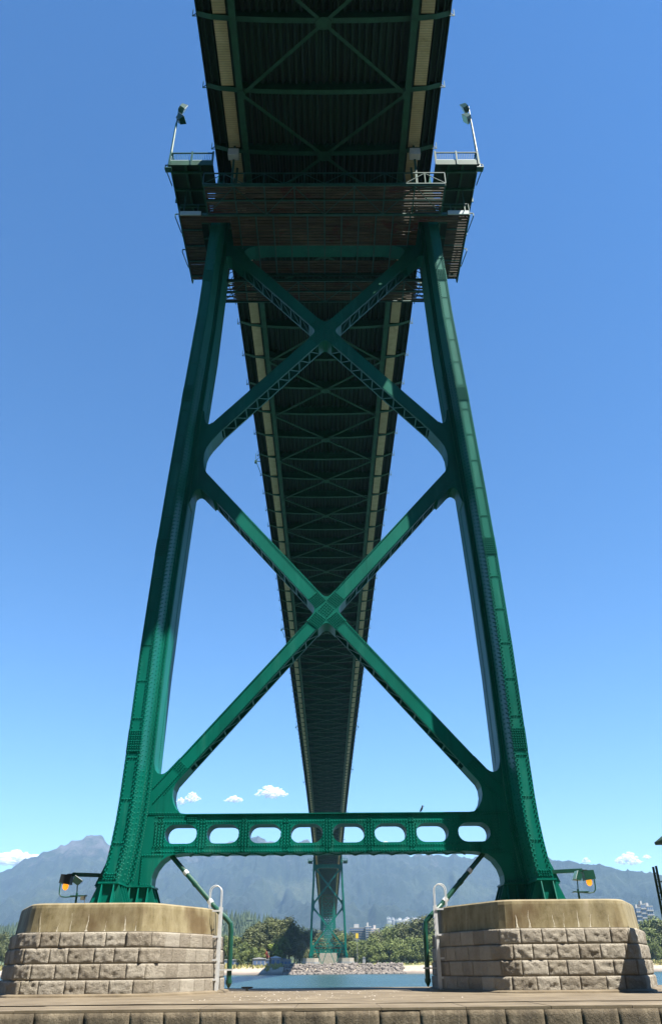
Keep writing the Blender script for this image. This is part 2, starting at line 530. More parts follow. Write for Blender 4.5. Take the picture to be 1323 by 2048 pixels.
for i in range(na + 1):
    a = AZ0 + (AZ1 - AZ0) * i / na
    R = ridge_r(a)
    H = ridge(a) * R + EYE + 24 * noise.fractal(Vector((a * 1.6, 0, 5)), .7, 2.1, 5)
    sa, ca = math.sin(math.radians(a)), math.cos(math.radians(a))
    for j in range(nr + 1):
        k = j / nr
        if k <= 0.85:
            u = k / 0.85
            r = 3600 + (R - 3600) * u
            h = 40 + (H - 40) * (0.30 * u + 0.70 * u ** 1.7)
        else:
            u = (k - 0.85) / 0.15
            r = R + 1400 * u
            h = H * (1 - 0.9 * u)
        x, y = r * sa, r * ca
        nz = noise.fractal(Vector((x * 0.0011, y * 0.0011, 0)), 0.9, 2.1, 6)
        gul = abs(noise.fractal(Vector((x * 0.0021 + 7, y * 0.0008, 3)), 0.9, 2.0, 5))
        env = math.sin(math.pi * min(1, max(0, (k / 0.85) ** 0.8))) if k < 0.85 else 0
        uu = min(1, k / 0.85)
        h -= 150 * abs(noise.fractal(Vector((x * 0.004, y * 0.0016, 9)), 0.9, 2.0, 4)) * uu * (1 - uu ** 10) if k < 0.85 else 0
        h += env * (170 * nz - 330 * gul) * (0.3 + 0.7 * min(1, k * 1.2))
        h += 7 * noise.noise(Vector((x * 0.02, y * 0.02, 0)))
        g.v.append((x, y, max(h, -20)))
g.f = [(i * (nr + 1) + j, (i + 1) * (nr + 1) + j, (i + 1) * (nr + 1) + j + 1, i * (nr + 1) + j + 1) for i in range(na) for j in range(nr)]
tag(g.build('mountain', MOUNT, smooth=True, fix=True), kind='structure')

# haze box
m = bpy.data.materials.new('haze')
m.use_nodes = True
m.node_tree.nodes.clear()
pv = m.node_tree.nodes.new('ShaderNodeVolumePrincipled')
pv.inputs['Color'].default_value = (0.40, 0.65, 1.0, 1)
pv.inputs['Density'].default_value = 0.46e-4
ou = m.node_tree.nodes.new('ShaderNodeOutputMaterial')
m.node_tree.links.new(pv.outputs[0], ou.inputs['Volume'])
o = MB().box(-9800, 9800, -1200, 9900, -25, 1330).build('haze', m)
tag(o, 'pale blue summer haze over the inlet and mountains', 'haze', kind='stuff')

# ------------------------------------------------------------------ bridge tower
YT, YF = 50.6, 549.0           # tower centre line, distance to the far tower
WF, WB = 49.9, 51.3            # front and back web planes of the bracing
FO = [(5.9, 12.62), (7.2, 12.45), (8.2, 12.3), (9.2, 12.17), (10.3, 12.07), (11.5, 12.01), (14.3, 11.95), (20.7, 11.86), (27, 11.66), (33, 11.40), (41, 11.0), (50, 10.5), (58, 10.25), (78, 9.6)]
BO = [(5.9, 1.45), (7.2, 1.0), (8.2, 0.72), (9.2, 0.48), (10.3, 0.33), (11.5, 0.28), (78, 0.25)]
def fo(z): return lerp_tab(FO, z)
def bi(z): return fo(z) - 1.15
ZN = [7.22] + [z for z, _ in FO if 7.3 < z < 77] + [78]
ZN = sorted(set(ZN + [12.8, 17.5, 24, 30, 37, 45.5, 54]))

RIVN = 6
def rivet_mesh(pts, r=0.055, h=0.05):
    b = MB()
    V, F = [], []
    for p, n in pts:
        n = Vector(n)
        x = n.orthogonal().normalized()
        y = n.cross(x)
        k0 = len(V)
        for rr, hh in ((r, -0.004), (r * 0.6, h)):
            for k in range(RIVN):
                a = 2 * math.pi * k / RIVN
                V.append(Vector(p) + (x * math.cos(a) + y * math.sin(a)) * rr + n * hh)
        for k in range(RIVN):
            k1 = (k + 1) % RIVN
            F.append((k0 + k, k0 + k1, k0 + RIVN + k1, k0 + RIVN + k))
        F.append(tuple(k0 + RIVN + k for k in range(RIVN)))
    b.v, b.f = V, F
    return b
def rivets(pts, parent, r=0.055, h=0.05):
    o = rivet_mesh(pts, r, h).build('rivets', GREEN, parent, fix=False)
    o['kind'] = 'stuff'
    return o
FN = (0, -1, 0)
def row(a, b, y, sp, off=0.0):
    a, b = np.array(a, float), np.array(b, float)
    L = np.linalg.norm(b - a)
    n = max(1, int(L / sp))
    out = []
    for k in range(n):
        q = a + (b - a) * ((k + 0.5 + off) / n)
        out.append(((q[0], y, q[1]), FN))
    return out

def ring(s, z):
    f, i = fo(z), bi(z)
    bo = f + lerp_tab(BO, z)
    L = [(f, -3.3), (f - .85, -3.3), (f - .85, -.9), (i, -.9), (i, .9), (f - .85, .9), (f - .85, 3.3), (f, 3.3), (f, .9), (bo, .9), (bo, -.9), (f, -.9)]
    return [(s * x, YT + y, z) for x, y in L]

def loft(b, rings):
    n = len(rings[0])
    b.v += [p for r in rings for p in r]
    for i in range(len(rings) - 1):
        for k in range(n):
            a, c = i * n + k, i * n + (k + 1) % n
            b.f.append((a, c, c + n, a + n))
    b.f.append(tuple(range(n)))
    b.f.append(tuple(range((len(rings) - 1) * n, len(rings) * n))[::-1])

def tower_leg(s, root):
    b = MB()
    loft(b, [ring(s, z) for z in ZN])
    leg = b.build('leg', GREEN, root)
    # splice plates on the front fin, each with its grid of rivets
    pts = []
    for zs in (14.2, 27.3, 40.6, 53.5):
        h = 1.35
        f0, f1 = fo(zs), fo(zs + h)
        sp = MB().add([(s * (f0 - .86), YT - 3.3, zs), (s * (f0 + .01), YT - 3.3, zs), (s * (f1 + .01), YT - 3.3, zs + h), (s * (f1 - .86), YT - 3.3, zs + h),
                       (s * (f0 - .86), YT - 3.325, zs), (s * (f0 + .01), YT - 3.325, zs), (s * (f1 + .01), YT - 3.325, zs + h), (s * (f1 - .86), YT - 3.325, zs + h)],
                      [(0, 1, 2, 3), (4, 5, 6, 7), (0, 1, 5, 4), (1, 2, 6, 5), (2, 3, 7, 6), (3, 0, 4, 7)])
        sp.build('splice_plate', GREEN, leg)
        for j in range(9):
            z = zs + 0.09 + j * 0.146
            for k in range(6):
                x = fo(z) - 0.075 - k * 0.138 - (0.03 if j % 2 else 0)
                pts.append(((s * x, YT - 3.325, z), FN))
    # edge rows on the front face
    z = 7.4
    k = 0
    while z < 59:
        if not any(zs < z < zs + 1.35 for zs in (14.2, 27.3, 40.6, 53.5)):
            d = 0.055 if k % 2 else 0.15
            pts.append(((s * (fo(z) - d), YT - 3.3, z), FN))
            pts.append(((s * (fo(z) - .85 + d), YT - 3.3, z), FN))
        z += 0.13
        k += 1
    for zs in np.arange(9.2, 58, 2.35):
        for q in (-.16, 0, .16):
            pts.append(((s * (fo(zs) - .42 + q), YT - 3.3, zs), FN))
    for q in range(6):
        for r_ in range(3):
            zz = 7.35 + r_ * 0.13
            pts.append(((s * (fo(zz) - .08 - q * .138), YT - 3.3, zz), FN))
    # rows on the inward side of the fin and on the narrow face of the core
    inn = (-s, 0, 0)
    z = 7.4
    k = 0
    while z < 45:
        x = fo(z) - .85
        for y in ((-3.2, -2.75, -1.05) if k % 2 else (-3.1, -1.9, -1.2)):
            pts.append(((s * x, YT + y, z), inn))
        xb = bi(z)
        for q in ((.09,) if k % 2 else (.2,)):
            pts.append(((s * (xb + q), YT - .9, z), FN))
        for y in (-.78, .75):
            pts.append(((s * xb, YT + y, z + .07), inn))
        z += 0.15
        k += 1
    rivets(pts, leg, 0.056, 0.052)
    # vertical strap in the corner between fin and core
    b = MB()
    Zs = [7.3, 9.2, 11.5, 14.3, 20.7, 27, 33, 41, 50, 58]
    for z0, z1 in zip(Zs, Zs[1:]):
        b.bar((s * (fo(z0) - .89), YT - 1.0, z0), (s * (fo(z1) - .89), YT - 1.0, z1), .08, .12, (0, 1, 0))
    b.build('corner_angle', GREEN, leg)
    # foot: recessed core, ledge, flared stiffener plates, bed plate
    def cross(grow, gx=0.0):
        f, i = fo(7.2), 10.25
        bo = f + 0.75
        return [(s * x, YT + y) for x, y in ((f + grow, -3.3 - grow), (f - .85 - grow, -3.3 - grow), (f - .85 - grow, -.95 - grow), (i - grow, -.95 - grow), (i - grow, .95 + grow),
                (f - .85 - grow, .95 + grow), (f - .85 - grow, 3.3 + grow), (f + grow, 3.3 + grow), (f + grow, .95 + grow), (bo + grow, .95 + grow), (bo + grow, -.95 - grow), (f + grow, -.95 - grow))]
    foot = MB().prism(cross(-.04), 'z', 5.99, 7.12).build('foot', GREEN, leg)
    MB().prism(cross(.13), 'z', 7.12, 7.215).build('ledge', GREEN, leg)
    MB().prism(cross(.62), 'z', 5.93, 5.99).build('bed_plate', GREEN, leg)
    f, i = fo(7.2), 10.25
    fins = []
    for x in (f - .1, f - .75): fins.append(((x, -3.3), (0, -1)))
    for y in (-3.1, -2.4, -1.8, -1.3): fins.append(((f - .85, y), (-1, 0)))
    for x in (f - 1.1, 10.85, 10.3): fins.append(((x, -.95), (0, -1)))
    for y in (-.85, 0, .85): fins.append(((i, y), (-1, 0)))
    for y in (-3.2, -2.2, -1.4): fins.append(((f, y), (1, 0)))
    for x in (f + .25, f + .7): fins.append(((x, -.95), (0, -1)))
    for y in (-.85, .85): fins.append(((f + .75, y), (1, 0)))
    for (x, y), (dx, dy) in fins:
        tx, ty = dy * .028, dx * .028
        vs = []
        for q in (-1, 1):
            ox, oy = tx * q, ty * q
            vs += [(x + ox - dx * .06, y + oy - dy * .06, 7.12), (x + dx * .1 + ox, y + dy * .1 + oy, 7.12), (x + dx * .55 + ox, y + dy * .55 + oy, 5.99), (x + ox - dx * .06, y + oy - dy * .06, 5.99)]
        MB().add([(s * a, YT + c, z) for a, c, z in vs], [(0, 1, 2, 3), (4, 5, 6, 7), (0, 1, 5, 4), (1, 2, 6, 5), (2, 3, 7, 6), (3, 0, 4, 7)]).build('stiffener', GREEN, leg)
    for k in range(5):
        x = f + .2 - k * .27
        MB().tube([(s * x, YT - 3.3 - .3, 5.99), (s * x, YT - 3.3 - .3, 6.16)], .04, 6).build('anchor_bolt', GREEN, leg)
    return leg

def brace(a, b_, wd, root, lace=1.25):
    """box member open below: top plate and two webs, laced underneath; a,b in the (x,z) plane"""
    A, B = Vector((a[0], 0, a[1])), Vector((b_[0], 0, b_[1]))
    d = (B - A).normalized()
    L = (B - A).length
    n = Vector((d.z, 0, -d.x))
    if n.z > 0: n = -n
    h = wd / 2
    U = [(-h, WF), (h, WF), (h, WF + .16), (h - .05, WF + .16), (h - .05, WF + .05), (-h + .05, WF + .05), (-h + .05, WB - .05),
         (h - .05, WB - .05), (h - .05, WB - .16), (h, WB - .16), (h, WB), (-h, WB)]
    mb = MB()
    for P in (A, B):
        mb.v += [tuple(P + n * q + Vector((0, y, 0))) for q, y in U]
    k = len(U)
    for i in range(k):
        j = (i + 1) % k
        mb.f.append((i, j, j + k, i + k))
    mb.f.append(tuple(range(k)))
    mb.f.append(tuple(range(k, 2 * k)))
    o = mb.build('brace', GREEN, root)
    cnt = int(L / lace)
    for i in range(cnt):
        s0, s1 = (i + .12) * L / cnt, (i + 1) * L / cnt
        P0, P1 = A + d * s0 + n * (h - .02), A + d * s1 + n * (h - .02)
        MB().bar(P0 + Vector((0, WF + .1, 0)), P1 + Vector((0, WB - .1, 0)), .085, .03, n).build('lacing_bar', GREEN, o)
        MB().bar(P1 + Vector((0, WF + .1, 0)), P1 + Vector((0, WB - .1, 0)), .11, .036, n).build('lacing_bar', GREEN, o)
    pts = []
    for q in (-h + .07, h - .07):
        pts += row((A.x + n.x * q, A.z + n.z * q), (B.x + n.x * q, B.z + n.z * q), WF, .16)
    rivets(pts, o, .052, .048)
    return o

def poly_rows(pts, parent):
    rivets(pts, parent, .052, .048)

def stadium(cx, cz, w_, h_, n=10):
    r = h_ / 2
    out = []
    for k in range(n + 1):
        a = -math.pi / 2 + math.pi * k / n
        out.append((cx + (w_ / 2 - r) + r * math.cos(a), cz + r * math.sin(a)))
    for k in range(n + 1):
        a = math.pi / 2 + math.pi * k / n
        out.append((cx - (w_ / 2 - r) + r * math.cos(a), cz + r * math.sin(a)))
    return out

C1, C2, SL1, SL2 = 24.4, 50.2, 1.164, 1.175
def crossplate(cz, wd, root, sl):
    d = Vector((1, sl)).normalized()
    n = Vector((-d.y, d.x))
    a, h = 1.5, wd / 2 + .03
    arms = []
    # going round: right-up, left-up, left-down, right-down
    dirs = [Vector((d.x, d.y)), Vector((-d.x, d.y)), Vector((-d.x, -d.y)), Vector((d.x, -d.y))]
    poly = []
    for q, D in enumerate(dirs):
        Nn = Vector((-D.y, D.x))
        p_in = D * a - Nn * h
        p_out = D * a + Nn * h
        poly += [p_in, p_out]
        D2 = dirs[(q + 1) % 4]
        N2 = Vector((-D2.y, D2.x))
        e = D2 * a - N2 * h
        # rounded inner corner between the two arms
        den = D.x * D2.y - D.y * D2.x
        t_ = ((e - p_out).x * D2.y - (e - p_out).y * D2.x) / den
        corner = p_out + D * t_
        r = .55
        c0, c1 = corner + D * r, corner + D2 * r
        if (c0 - corner).length < (p_out - corner).length:
            for k in range(7):
                u = k / 6
                poly.append((1 - u) ** 2 * c0 + 2 * u * (1 - u) * corner + u * u * c1)
    P = [(p.x, p.y + cz) for p in poly]
    o = MB().prism(P, 'y', WF - .03, WB + .03).build('cross_gusset', GREEN, root)
    pts = []
    for D in dirs:
        Nn = Vector((-D.y, D.x))
        for i in range(6):
            for j in range(-3, 4):
                p = D * (.62 + i * .15) + Nn * (j * wd / 7.3)
                pts.append(((p.x, WF - .03, p.y + cz), FN))
    for i in range(-2, 3):
        for j in range(-2, 3):
            p = dirs[0] * i * .17 + Vector((-dirs[0].y, dirs[0].x)) * j * .17
            pts.append(((p.x, WF - .03, p.y + cz), FN))
    rivets(pts, o, .052, .048)
    return o

def build_tower():
    root = empty('bridge_tower', (0, YT, 5.93))
    bpy.context.view_layer.update()
    legs = [tower_leg(s, root) for s in (-1, 1)]
    GP = WF - .02
    # lower crossbeam with eight slots
    holes = [stadium(x, 10.0, 1.92, 1.06) for x in (-8.76, -6.25, -3.74, -1.26, 1.26, 3.76, 6.26, 8.76)]
    cb = MB().prism([(-11.3, 8.95), (11.3, 8.95), (11.3, 11.08), (-11.3, 11.08)], 'y', WF, WB, holes).build('crossbeam', GREEN, root)
    MB().box(-8.5, 8.5, WF - .09, WB + .09, 11.08, 11.13).build('top_flange', GREEN, cb)
    pts = []
    for z in (11.0, 10.68, 9.33, 9.03):
        pts += row((-10.4, z), (10.4, z), WF, .16)
    for x in (-10.0, -7.5, -5.0, -2.5, 0, 2.5, 5.01, 7.51, 10.0):
        for q in (-.09, .09):
            pts += row((x + q, 8.98), (x + q, 11.05), WF, .16)
        for q in (-.27, .27):
            pts += row((x + q, 9.35), (x + q, 10.6), WF, .17)
    for x0, z0 in ((-8.2, 10.66), (-8.75, 8.98), (8.2, 10.66), (8.75, 8.98)):
        for i in range(5):
            for j in range(4):
                pts.append(((x0 - .2 + i * .12, WF, z0 + .04 + j * .1), FN))
    rivets(pts, cb, .05, .046)
    n = 30
    for k in range(n):
        x0, x1 = -8.3 + 16.6 * k / n, -8.3 + 16.6 * (k + 1) / n
        ya, yb = (WF + .02, WB - .02) if k % 2 else (WB - .02, WF + .02)
        MB().bar((x0, ya, 8.92), (x1, yb, 8.92), .1, .05).build('lacing_bar', GREEN, cb)
    for s in (-1, 1):
        sm = lambda L: [(s * x, z) for x, z in L]
        P = [(11.3, 11.085), (11.2, 15.0), (10.80, 14.8), (10.76, 14.1), (10.66, 13.72), (10.5, 13.53), (10.28, 13.47), (10.08, 13.52), (9.9, 13.66), (9.2, 14.45), (8.50, 13.87),
             (9.30, 12.93), (9.43, 12.6), (9.46, 12.15), (9.36, 11.75), (9.15, 11.4), (8.85, 11.17), (8.5, 11.135), (8.5, 11.085)]
        o = MB().prism(sm(P), 'y', GP, WB + .02).build('foot_gusset', GREEN, root)
        pts = []
        pts += row((s * 8.75, 13.9), (s * 10.6, 11.75), GP, .15) + row((s * 9.3, 14.2), (s * 10.7, 12.6), GP, .15)
        for i in range(5):
            for j in range(6):
                d_ = Vector((.652, -.758)); n_ = Vector((.758, .652))
                p = Vector((8.56, 13.83)) + d_ * (.08 + i * .12) + n_ * (.08 + j * .15)
                pts.append(((s * p.x, GP, p.y), FN))
        pts += row((s * 8.9, 11.2), (s * 10.8, 11.2), GP, .15)
        rivets(pts, o, .05, .046)
        P = [(11.45, 8.945), (8.3, 8.945), (8.75, 8.92), (9.1, 8.87), (9.45, 8.76), (9.8, 8.5), (10.1, 8.08), (10.24, 7.65), (10.25, 7.215), (11.5, 7.215)]
        o = MB().prism(sm(P), 'y', GP, WB + .02).build('knee_gusset', GREEN, root)
        pts = row((s * 10.9, 7.3), (s * 10.9, 8.9), GP, .14) + row((s * 10.33, 7.28), (s * 10.9, 7.28), GP, .14) + row((s * 9.6, 8.85), (s * 10.85, 8.85), GP, .15)
        rivets(pts, o, .05, .046)
        P = [(10.35, 32.9), (10.16, 33.1), (10.04, 33.5), (9.98, 33.85), (9.86, 34.12), (9.68, 34.28), (9.5, 34.3), (9.3, 34.18), (8.4, 33.17), (7.64, 33.9), (8.6, 35.12), (9.1, 35.75), (9.32, 36.25),
             (9.42, 36.9), (9.38, 37.6), (9.22, 38.15), (8.95, 38.65), (8.2, 39.72), (9.02, 40.50), (9.16, 40.36), (9.32, 40.34), (9.48, 40.46), (9.6, 40.8), (9.7, 41.6), (10.0, 41.9)]
        MB().prism(sm(P), 'y', GP, WB + .02).build('side_gusset', GREEN, root)
        P = [(9.75, 59.2), (8.9, 59.45), (8.55, 59.35), (7.62, 58.26), (6.8, 59.0), (7.3, 59.75), (7.35, 60.1), (7.1, 60.45), (6.5, 60.7), (5.6, 60.86), (5.6, 62.6), (9.75, 62.6)]
        MB().prism(sm(P), 'y', GP, WB + .02).build('top_gusset', GREEN, root)
        brace((s * 10.3, C1 - SL1 * 10.3 + .05), (s * .9, C1 - SL1 * .9), .90, root)
        brace((s * 9.4, C1 + SL1 * 9.4), (s * .9, C1 + SL1 * .9), 1.0, root)
        brace((s * 9.3, C2 - SL2 * 9.3), (s * .9, C2 - SL2 * .9), 1.06, root)
        brace((s * 8.6, C2 + SL2 * 8.6), (s * .9, C2 + SL2 * .9), 1.06, root)
    crossplate(C1, .96, root, SL1)
    crossplate(C2, 1.06, root, SL2)
    MB().box(-8.4, 8.4, WF, WB, 60.87, 63.2).build('portal_strut', GREEN, root)
    for s in (-1, 1):
        MB().box(s * 8.4, s * 9.0, WF + .02, WB - .02, 61, 63.0).build('portal_end', GREEN, root)
    for ch in root.children:
        ch.matrix_parent_inverse = Matrix.Translation((0, -YT, -5.93))
    return root
tower = build_tower()
tag(tower, 'tall green riveted steel bridge tower with crossed braces on the near stone piers', 'bridge tower', 'bridge towers')

def copy_tree(o, parent=None, skip=('rivets', 'lacing_bar', 'anchor_bolt', 'stiffener', 'splice_plate', 'corner_angle')):
    c = o.copy()
    COL.objects.link(c)
    c.parent = parent
    c.matrix_parent_inverse = o.matrix_parent_inverse.copy()
    for ch in o.children:
        if ch.name.split('.')[0] not in skip:
            copy_tree(ch, c, skip)
    return c
far = copy_tree(tower)
far.location = (0, YT + YF, 5.93 + 3.2)
tag(far, 'small distant green bridge tower on the far shore below the span', 'bridge tower', 'bridge towers')

# ------------------------------------------------------------------ bridge deck
def zd(Y):
    if Y < 51: return 65 - .012 * (51 - Y)
    if Y <= 600:
        u = (Y - 325.5) / 274.5
        return 65 + 3.2 * (Y - 51) / 549 + 5.2 * (1 - u * u)
    return 68.2 - .030 * (Y - 600)
PANEL = 5.65
Y0D, Y1D = -60.0, 812.0
path = [(Y0D, zd(Y0D))] + [(y, zd(y)) for y in np.arange(-50, 812, 5.65)] + [(Y1D, zd(Y1D))]
deck = empty('bridge_deck', (0, 50, 60))
def rect(x0, x1, z0, z1): return [(x0, z0), (x1, z0), (x1, z1), (x0, z1)]
def dpart(name, prof, mat):
    o = MB().sweep(prof, path).build(name, mat, deck)
    o.matrix_parent_inverse = Matrix.Translation((0, -50, -60))
    return o
def dinst(name, me, loc, rot=(0, 0, 0), scale=(1, 1, 1)):
    o = inst(name, me, deck, loc, rot, scale)
    o.matrix_parent_inverse = Matrix.Translation((0, -50, -60))
    return o
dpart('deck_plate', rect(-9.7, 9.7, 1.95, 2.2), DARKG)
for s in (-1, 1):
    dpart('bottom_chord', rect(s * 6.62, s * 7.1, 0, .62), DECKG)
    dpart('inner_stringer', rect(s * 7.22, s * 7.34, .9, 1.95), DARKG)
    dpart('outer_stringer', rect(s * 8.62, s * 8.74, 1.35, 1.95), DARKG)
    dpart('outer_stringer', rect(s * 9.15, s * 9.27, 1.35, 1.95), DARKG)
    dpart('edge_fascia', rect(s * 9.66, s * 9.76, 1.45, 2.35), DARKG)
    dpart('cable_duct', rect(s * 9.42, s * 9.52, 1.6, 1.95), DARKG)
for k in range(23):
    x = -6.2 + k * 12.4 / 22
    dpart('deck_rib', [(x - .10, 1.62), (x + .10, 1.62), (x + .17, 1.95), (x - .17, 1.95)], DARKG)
# floor beam with fish-bellied lower flange and cantilever ends
b = MB()
L = [(-9.72, 1.95), (-9.72, 1.5), (-8.6, 1.02), (-7.1, .78), (-6.6, .74), (-5.4, .62), (-3.5, .50), (0, .44)]
L = L + [(-x, z) for x, z in L[-2::-1]]
b.prism(L, 'y', -.012, .012)
lo = L[1:-1]
for (xa, za), (xb, zb) in zip(lo, lo[1:]):
    b.add([(xa, -.2, za - .03), (xa, .2, za - .03), (xb, .2, zb - .03), (xb, -.2, zb - .03), (xa, -.2, za), (xa, .2, za), (xb, .2, zb), (xb, -.2, zb)],
          [(0, 1, 2, 3), (4, 5, 6, 7), (0, 1, 5, 4), (2, 3, 7, 6), (1, 2, 6, 5), (3, 0, 4, 7)])
FB = b.mesh('floor_beam', DECKG)
ds = math.hypot(6.7, PANEL)
LB = MB().box(-.13, .13, 0, ds, 0, .03).box(-.014, .014, 0, ds, .03, .24).mesh('lateral_brace', DECKG)
oc = [(.62 * math.cos(a), .5 * math.sin(a)) for a in np.arange(8) * math.pi / 4 + math.pi / 8]
NG = MB().prism(oc, 'z', -.015, .03).mesh('lateral_gusset', DECKG)
SP = MB().box(-.5, .5, .22, PANEL - .22, 0, .08).mesh('soffit_panel', CREAM)
EB = MB().bar((0, 0, 1.5), (.28, 0, 1.1), .05, .06).bar((.28, 0, 1.08), (.28, 0, 2.0), .05, .05).bar((-.2, 0, 1.12), (.28, 0, 1.1), .05, .05).mesh('edge_bracket', DECKG)
SWP = MB().box(-.27, .27, -.35, .35, -.02, .02).mesh('splice_cover', DECKG)
k0, k1 = -4, 136
for k in range(k0, k1):
    Y = 43.6 + PANEL * k
    slope = math.atan((zd(Y + 1) - zd(Y - 1)) / 2)
    dinst('floor_beam', FB, (0, Y, zd(Y)))
    for s in (-1, 1):
        dinst('soffit_panel', SP, (s * 7.92, Y, zd(Y) + 1.0), (slope, 0, 0))
        if Y < 330: dinst('edge_bracket', EB, (s * 9.72, Y, zd(Y)), scale=(s, 1, 1))
    if Y < 620:
        if k % 2 == 0:
            dinst('lateral_gusset', NG, (0, Y, zd(Y) + .04))
        for s in (-1, 1):
            if k % 2 == 0:
                dinst('lateral_brace', LB, (0, Y, zd(Y) + .06), (slope, 0, -s * math.atan2(6.7, PANEL)))
            else:
                dinst('lateral_brace', LB, (s * 6.7, Y, zd(Y) + .06), (slope, 0, s * math.atan2(6.7, PANEL)))
                dinst('lateral_gusset', NG, (s * 6.75, Y, zd(Y) - .02), scale=(.55, .9, 1))
            if k % 2 == 0 and Y < 200:
                dinst('splice_cover', SWP, (s * 6.86, Y, zd(Y) - .025))
# lamp outriggers hung outside the railing
def outrigger(s, Y):
    z = zd(Y)
    mb = MB()
    mb.bar((s * 9.75, Y, z + 1.7), (s * 10.5, Y, z + 1.9), .09, .09)
    mb.bar((s * 10.5, Y, z + 1.9), (s * 10.5, Y, z + 3.2), .07, .07)
    mb.bar((s * 10.45, Y, z + 1.9), (s * 9.8, Y + 2.2, z + .9), .07, .07)
    mb.bar((s * 9.75, Y - 1.0, z + 1.9), (s * 10.5, Y, z + 1.9), .06, .06)
    mb.box(s * 10.3, s * 10.62, Y - .2, Y + .2, z + 1.5, z + 1.85)
    o = mb.build('lamp_outrigger', DECKG, deck)
    o.matrix_parent_inverse = Matrix.Translation((0, -50, -60))
for s, Y in ((-1, 60.5), (1, 60.5), (-1, 97), (1, 133), (-1, 170), (1, 196), (-1, 262), (1, 262), (1, 330), (-1, 355), (1, 430), (-1, 470), (1, 520)):
    outrigger(s, Y)
tag(deck, 'long green steel bridge deck seen from below with ribs and cream strips', 'bridge deck')

# ------------------------------------------------------------------ balconies round the tower at deck level
def balcony(s, yc, z0, full=True):
    """yc: tower centre; z0: floor level"""
    r = empty('tower_balcony', (s * 12, yc, z0))
    def part(mb, name, mat, kind=None):
        o = mb.build(name, mat, r)
        o.matrix_parent_inverse = Matrix.Translation((-s * 12, -yc, -z0))
        if kind: o['kind'] = kind
        return o
    ya, yb = yc - 6.6, yc + 4.9
    XI, XO = 9.85, 13.55
    fl = MB().box(s * 10.75, s * XO, ya, yb, z0 - .12, z0)
    fl.box(s * XI, s * 10.75, ya, yc - 3.5, z0 - .12, z0)
    part(fl, 'walkway_floor', DARKG)
    part(MB().box(s * (XO + .002), s * (XO + .09), ya, yc + 7.0, z0 - .5, z0 + .1), 'edge_girder', DECKG)
    part(MB().box(s * XI, s * XO, ya - .09, ya - .002, z0 - .5, z0 + .1), 'edge_girder', DECKG)
    for x in (10.95, 12.2):
        part(MB().box(s * x, s * (x + .14), ya, yc + 6.9, z0 - .5, z0 - .125), 'stringer', DECKG)
    for k in range(7):
        y = ya + .5 + k * 1.8
        part(MB().box(s * 10.75, s * XO, y, y + .12, z0 - .8, z0 - .505), 'joist', DECKG)
    if full:
        for k in range(6):
            y = yb + .25 + k * .34
            part(MB().box(s * 10.7, s * XO, y, y + .1, z0 - .12, z0 - .02), 'grating_slat', DARKG)
    # railing
    for p, q in (((XI, ya), (XO, ya)), ((XO, ya), (XO, yb))):
        part(MB().bar((s * p[0], p[1], z0 + 1.25), (s * q[0], q[1], z0 + 1.25), .1, .09), 'top_rail', TRAV)
        part(MB().bar((s * p[0], p[1], z0 + .22), (s * q[0], q[1], z0 + .22), .07, .07), 'bottom_rail', PALE if q[1] == ya else TRAV)
        mb = MB()
        n = int(math.hypot(q[0] - p[0], q[1] - p[1]) / .15)
        for k in range(1, n):
            u = k / n
            x, y = p[0] + (q[0] - p[0]) * u, p[1] + (q[1] - p[1]) * u
            mb.box(s * x - .014, s * x + .014, y - .014, y + .014, z0 + .25, z0 + 1.21)
        part(mb, 'balusters', TRAV, 'stuff')
    for x, y in ((XI + .02, ya - .1), (11.75, ya - .1), (XO + .1, ya - .1), (XO + .15, ya + 3.8), (XO + .15, ya + 7.6), (XO + .15, yb)):
        part(MB().box(s * x - .07, s * x + .07, y - .05, y + .05, z0 - .55, z0 + 1.32), 'rail_post', TRAV)
    # outboard bracket frames
    for y in (ya + .2, ya + 5.4, ya + 9.6):
        part(MB().bar((s * (XO + .09), y, z0 - .1), (s * (XO + .5), y, z0 - .15), .08, .08).bar((s * (XO + .5), y, z0 - .12), (s * (XO + .5), y, z0 - .5), .08, .08).bar((s * (XO + .5), y, z0 - .5), (s * (XO + .09), y + 1.5, z0 - 1.0), .07, .07), 'bracket', TRAV)
    return r
for s, sd in ((-1, 'left'), (1, 'right')):
    tag(balcony(s, YT, 64.75), 'green railed walkway balcony bulging out round the near tower, %s side' % sd, 'balcony', 'tower balconies')
    o = balcony(s, YT + YF, 68.2, False)
    tag(o, 'tiny railed walkway balcony on the far tower, %s side' % sd, 'balcony', 'tower balconies')

# floodlight poles on the balcony corners
def floodhead(mb_parent, loc, aim, mat_glass, size=.8, M=None):
    d = Vector(aim).normalized()
    q = d.to_track_quat('Z', 'Y').to_matrix()
    a, c = size / 2, size * .32
    vs = [(-c, -c, -a * .9), (c, -c, -a * .9), (c, c, -a * .9), (-c, c, -a * .9), (-a, -a, a * .35), (a, -a, a * .35), (a, a, a * .35), (-a, a, a * .35)]
    h = MB().add([q @ Vector(v) + Vector(loc) for v in vs], [(0, 1, 2, 3), (0, 1, 5, 4), (1, 2, 6, 5), (2, 3, 7, 6), (3, 0, 4, 7), (4, 5, 6, 7)])
    ho = h.build('lamp_housing', PIPE, mb_parent)
    e = a * .93
    vs = [(-e, -e, a * .36), (e, -e, a * .36), (e, e, a * .36), (-e, e, a * .36), (-e, -e, a * .42), (e, -e, a * .42), (e, e, a * .42), (-e, e, a * .42)]
    go = MB().add([q @ Vector(v) + Vector(loc) for v in vs], [(0, 1, 2, 3), (4, 5, 6, 7), (0, 1, 5, 4), (1, 2, 6, 5), (2, 3, 7, 6), (3, 0, 4, 7)]).build('lamp_glass', mat_glass, ho)
    if M is not None:
        ho.matrix_parent_inverse = M
    return ho
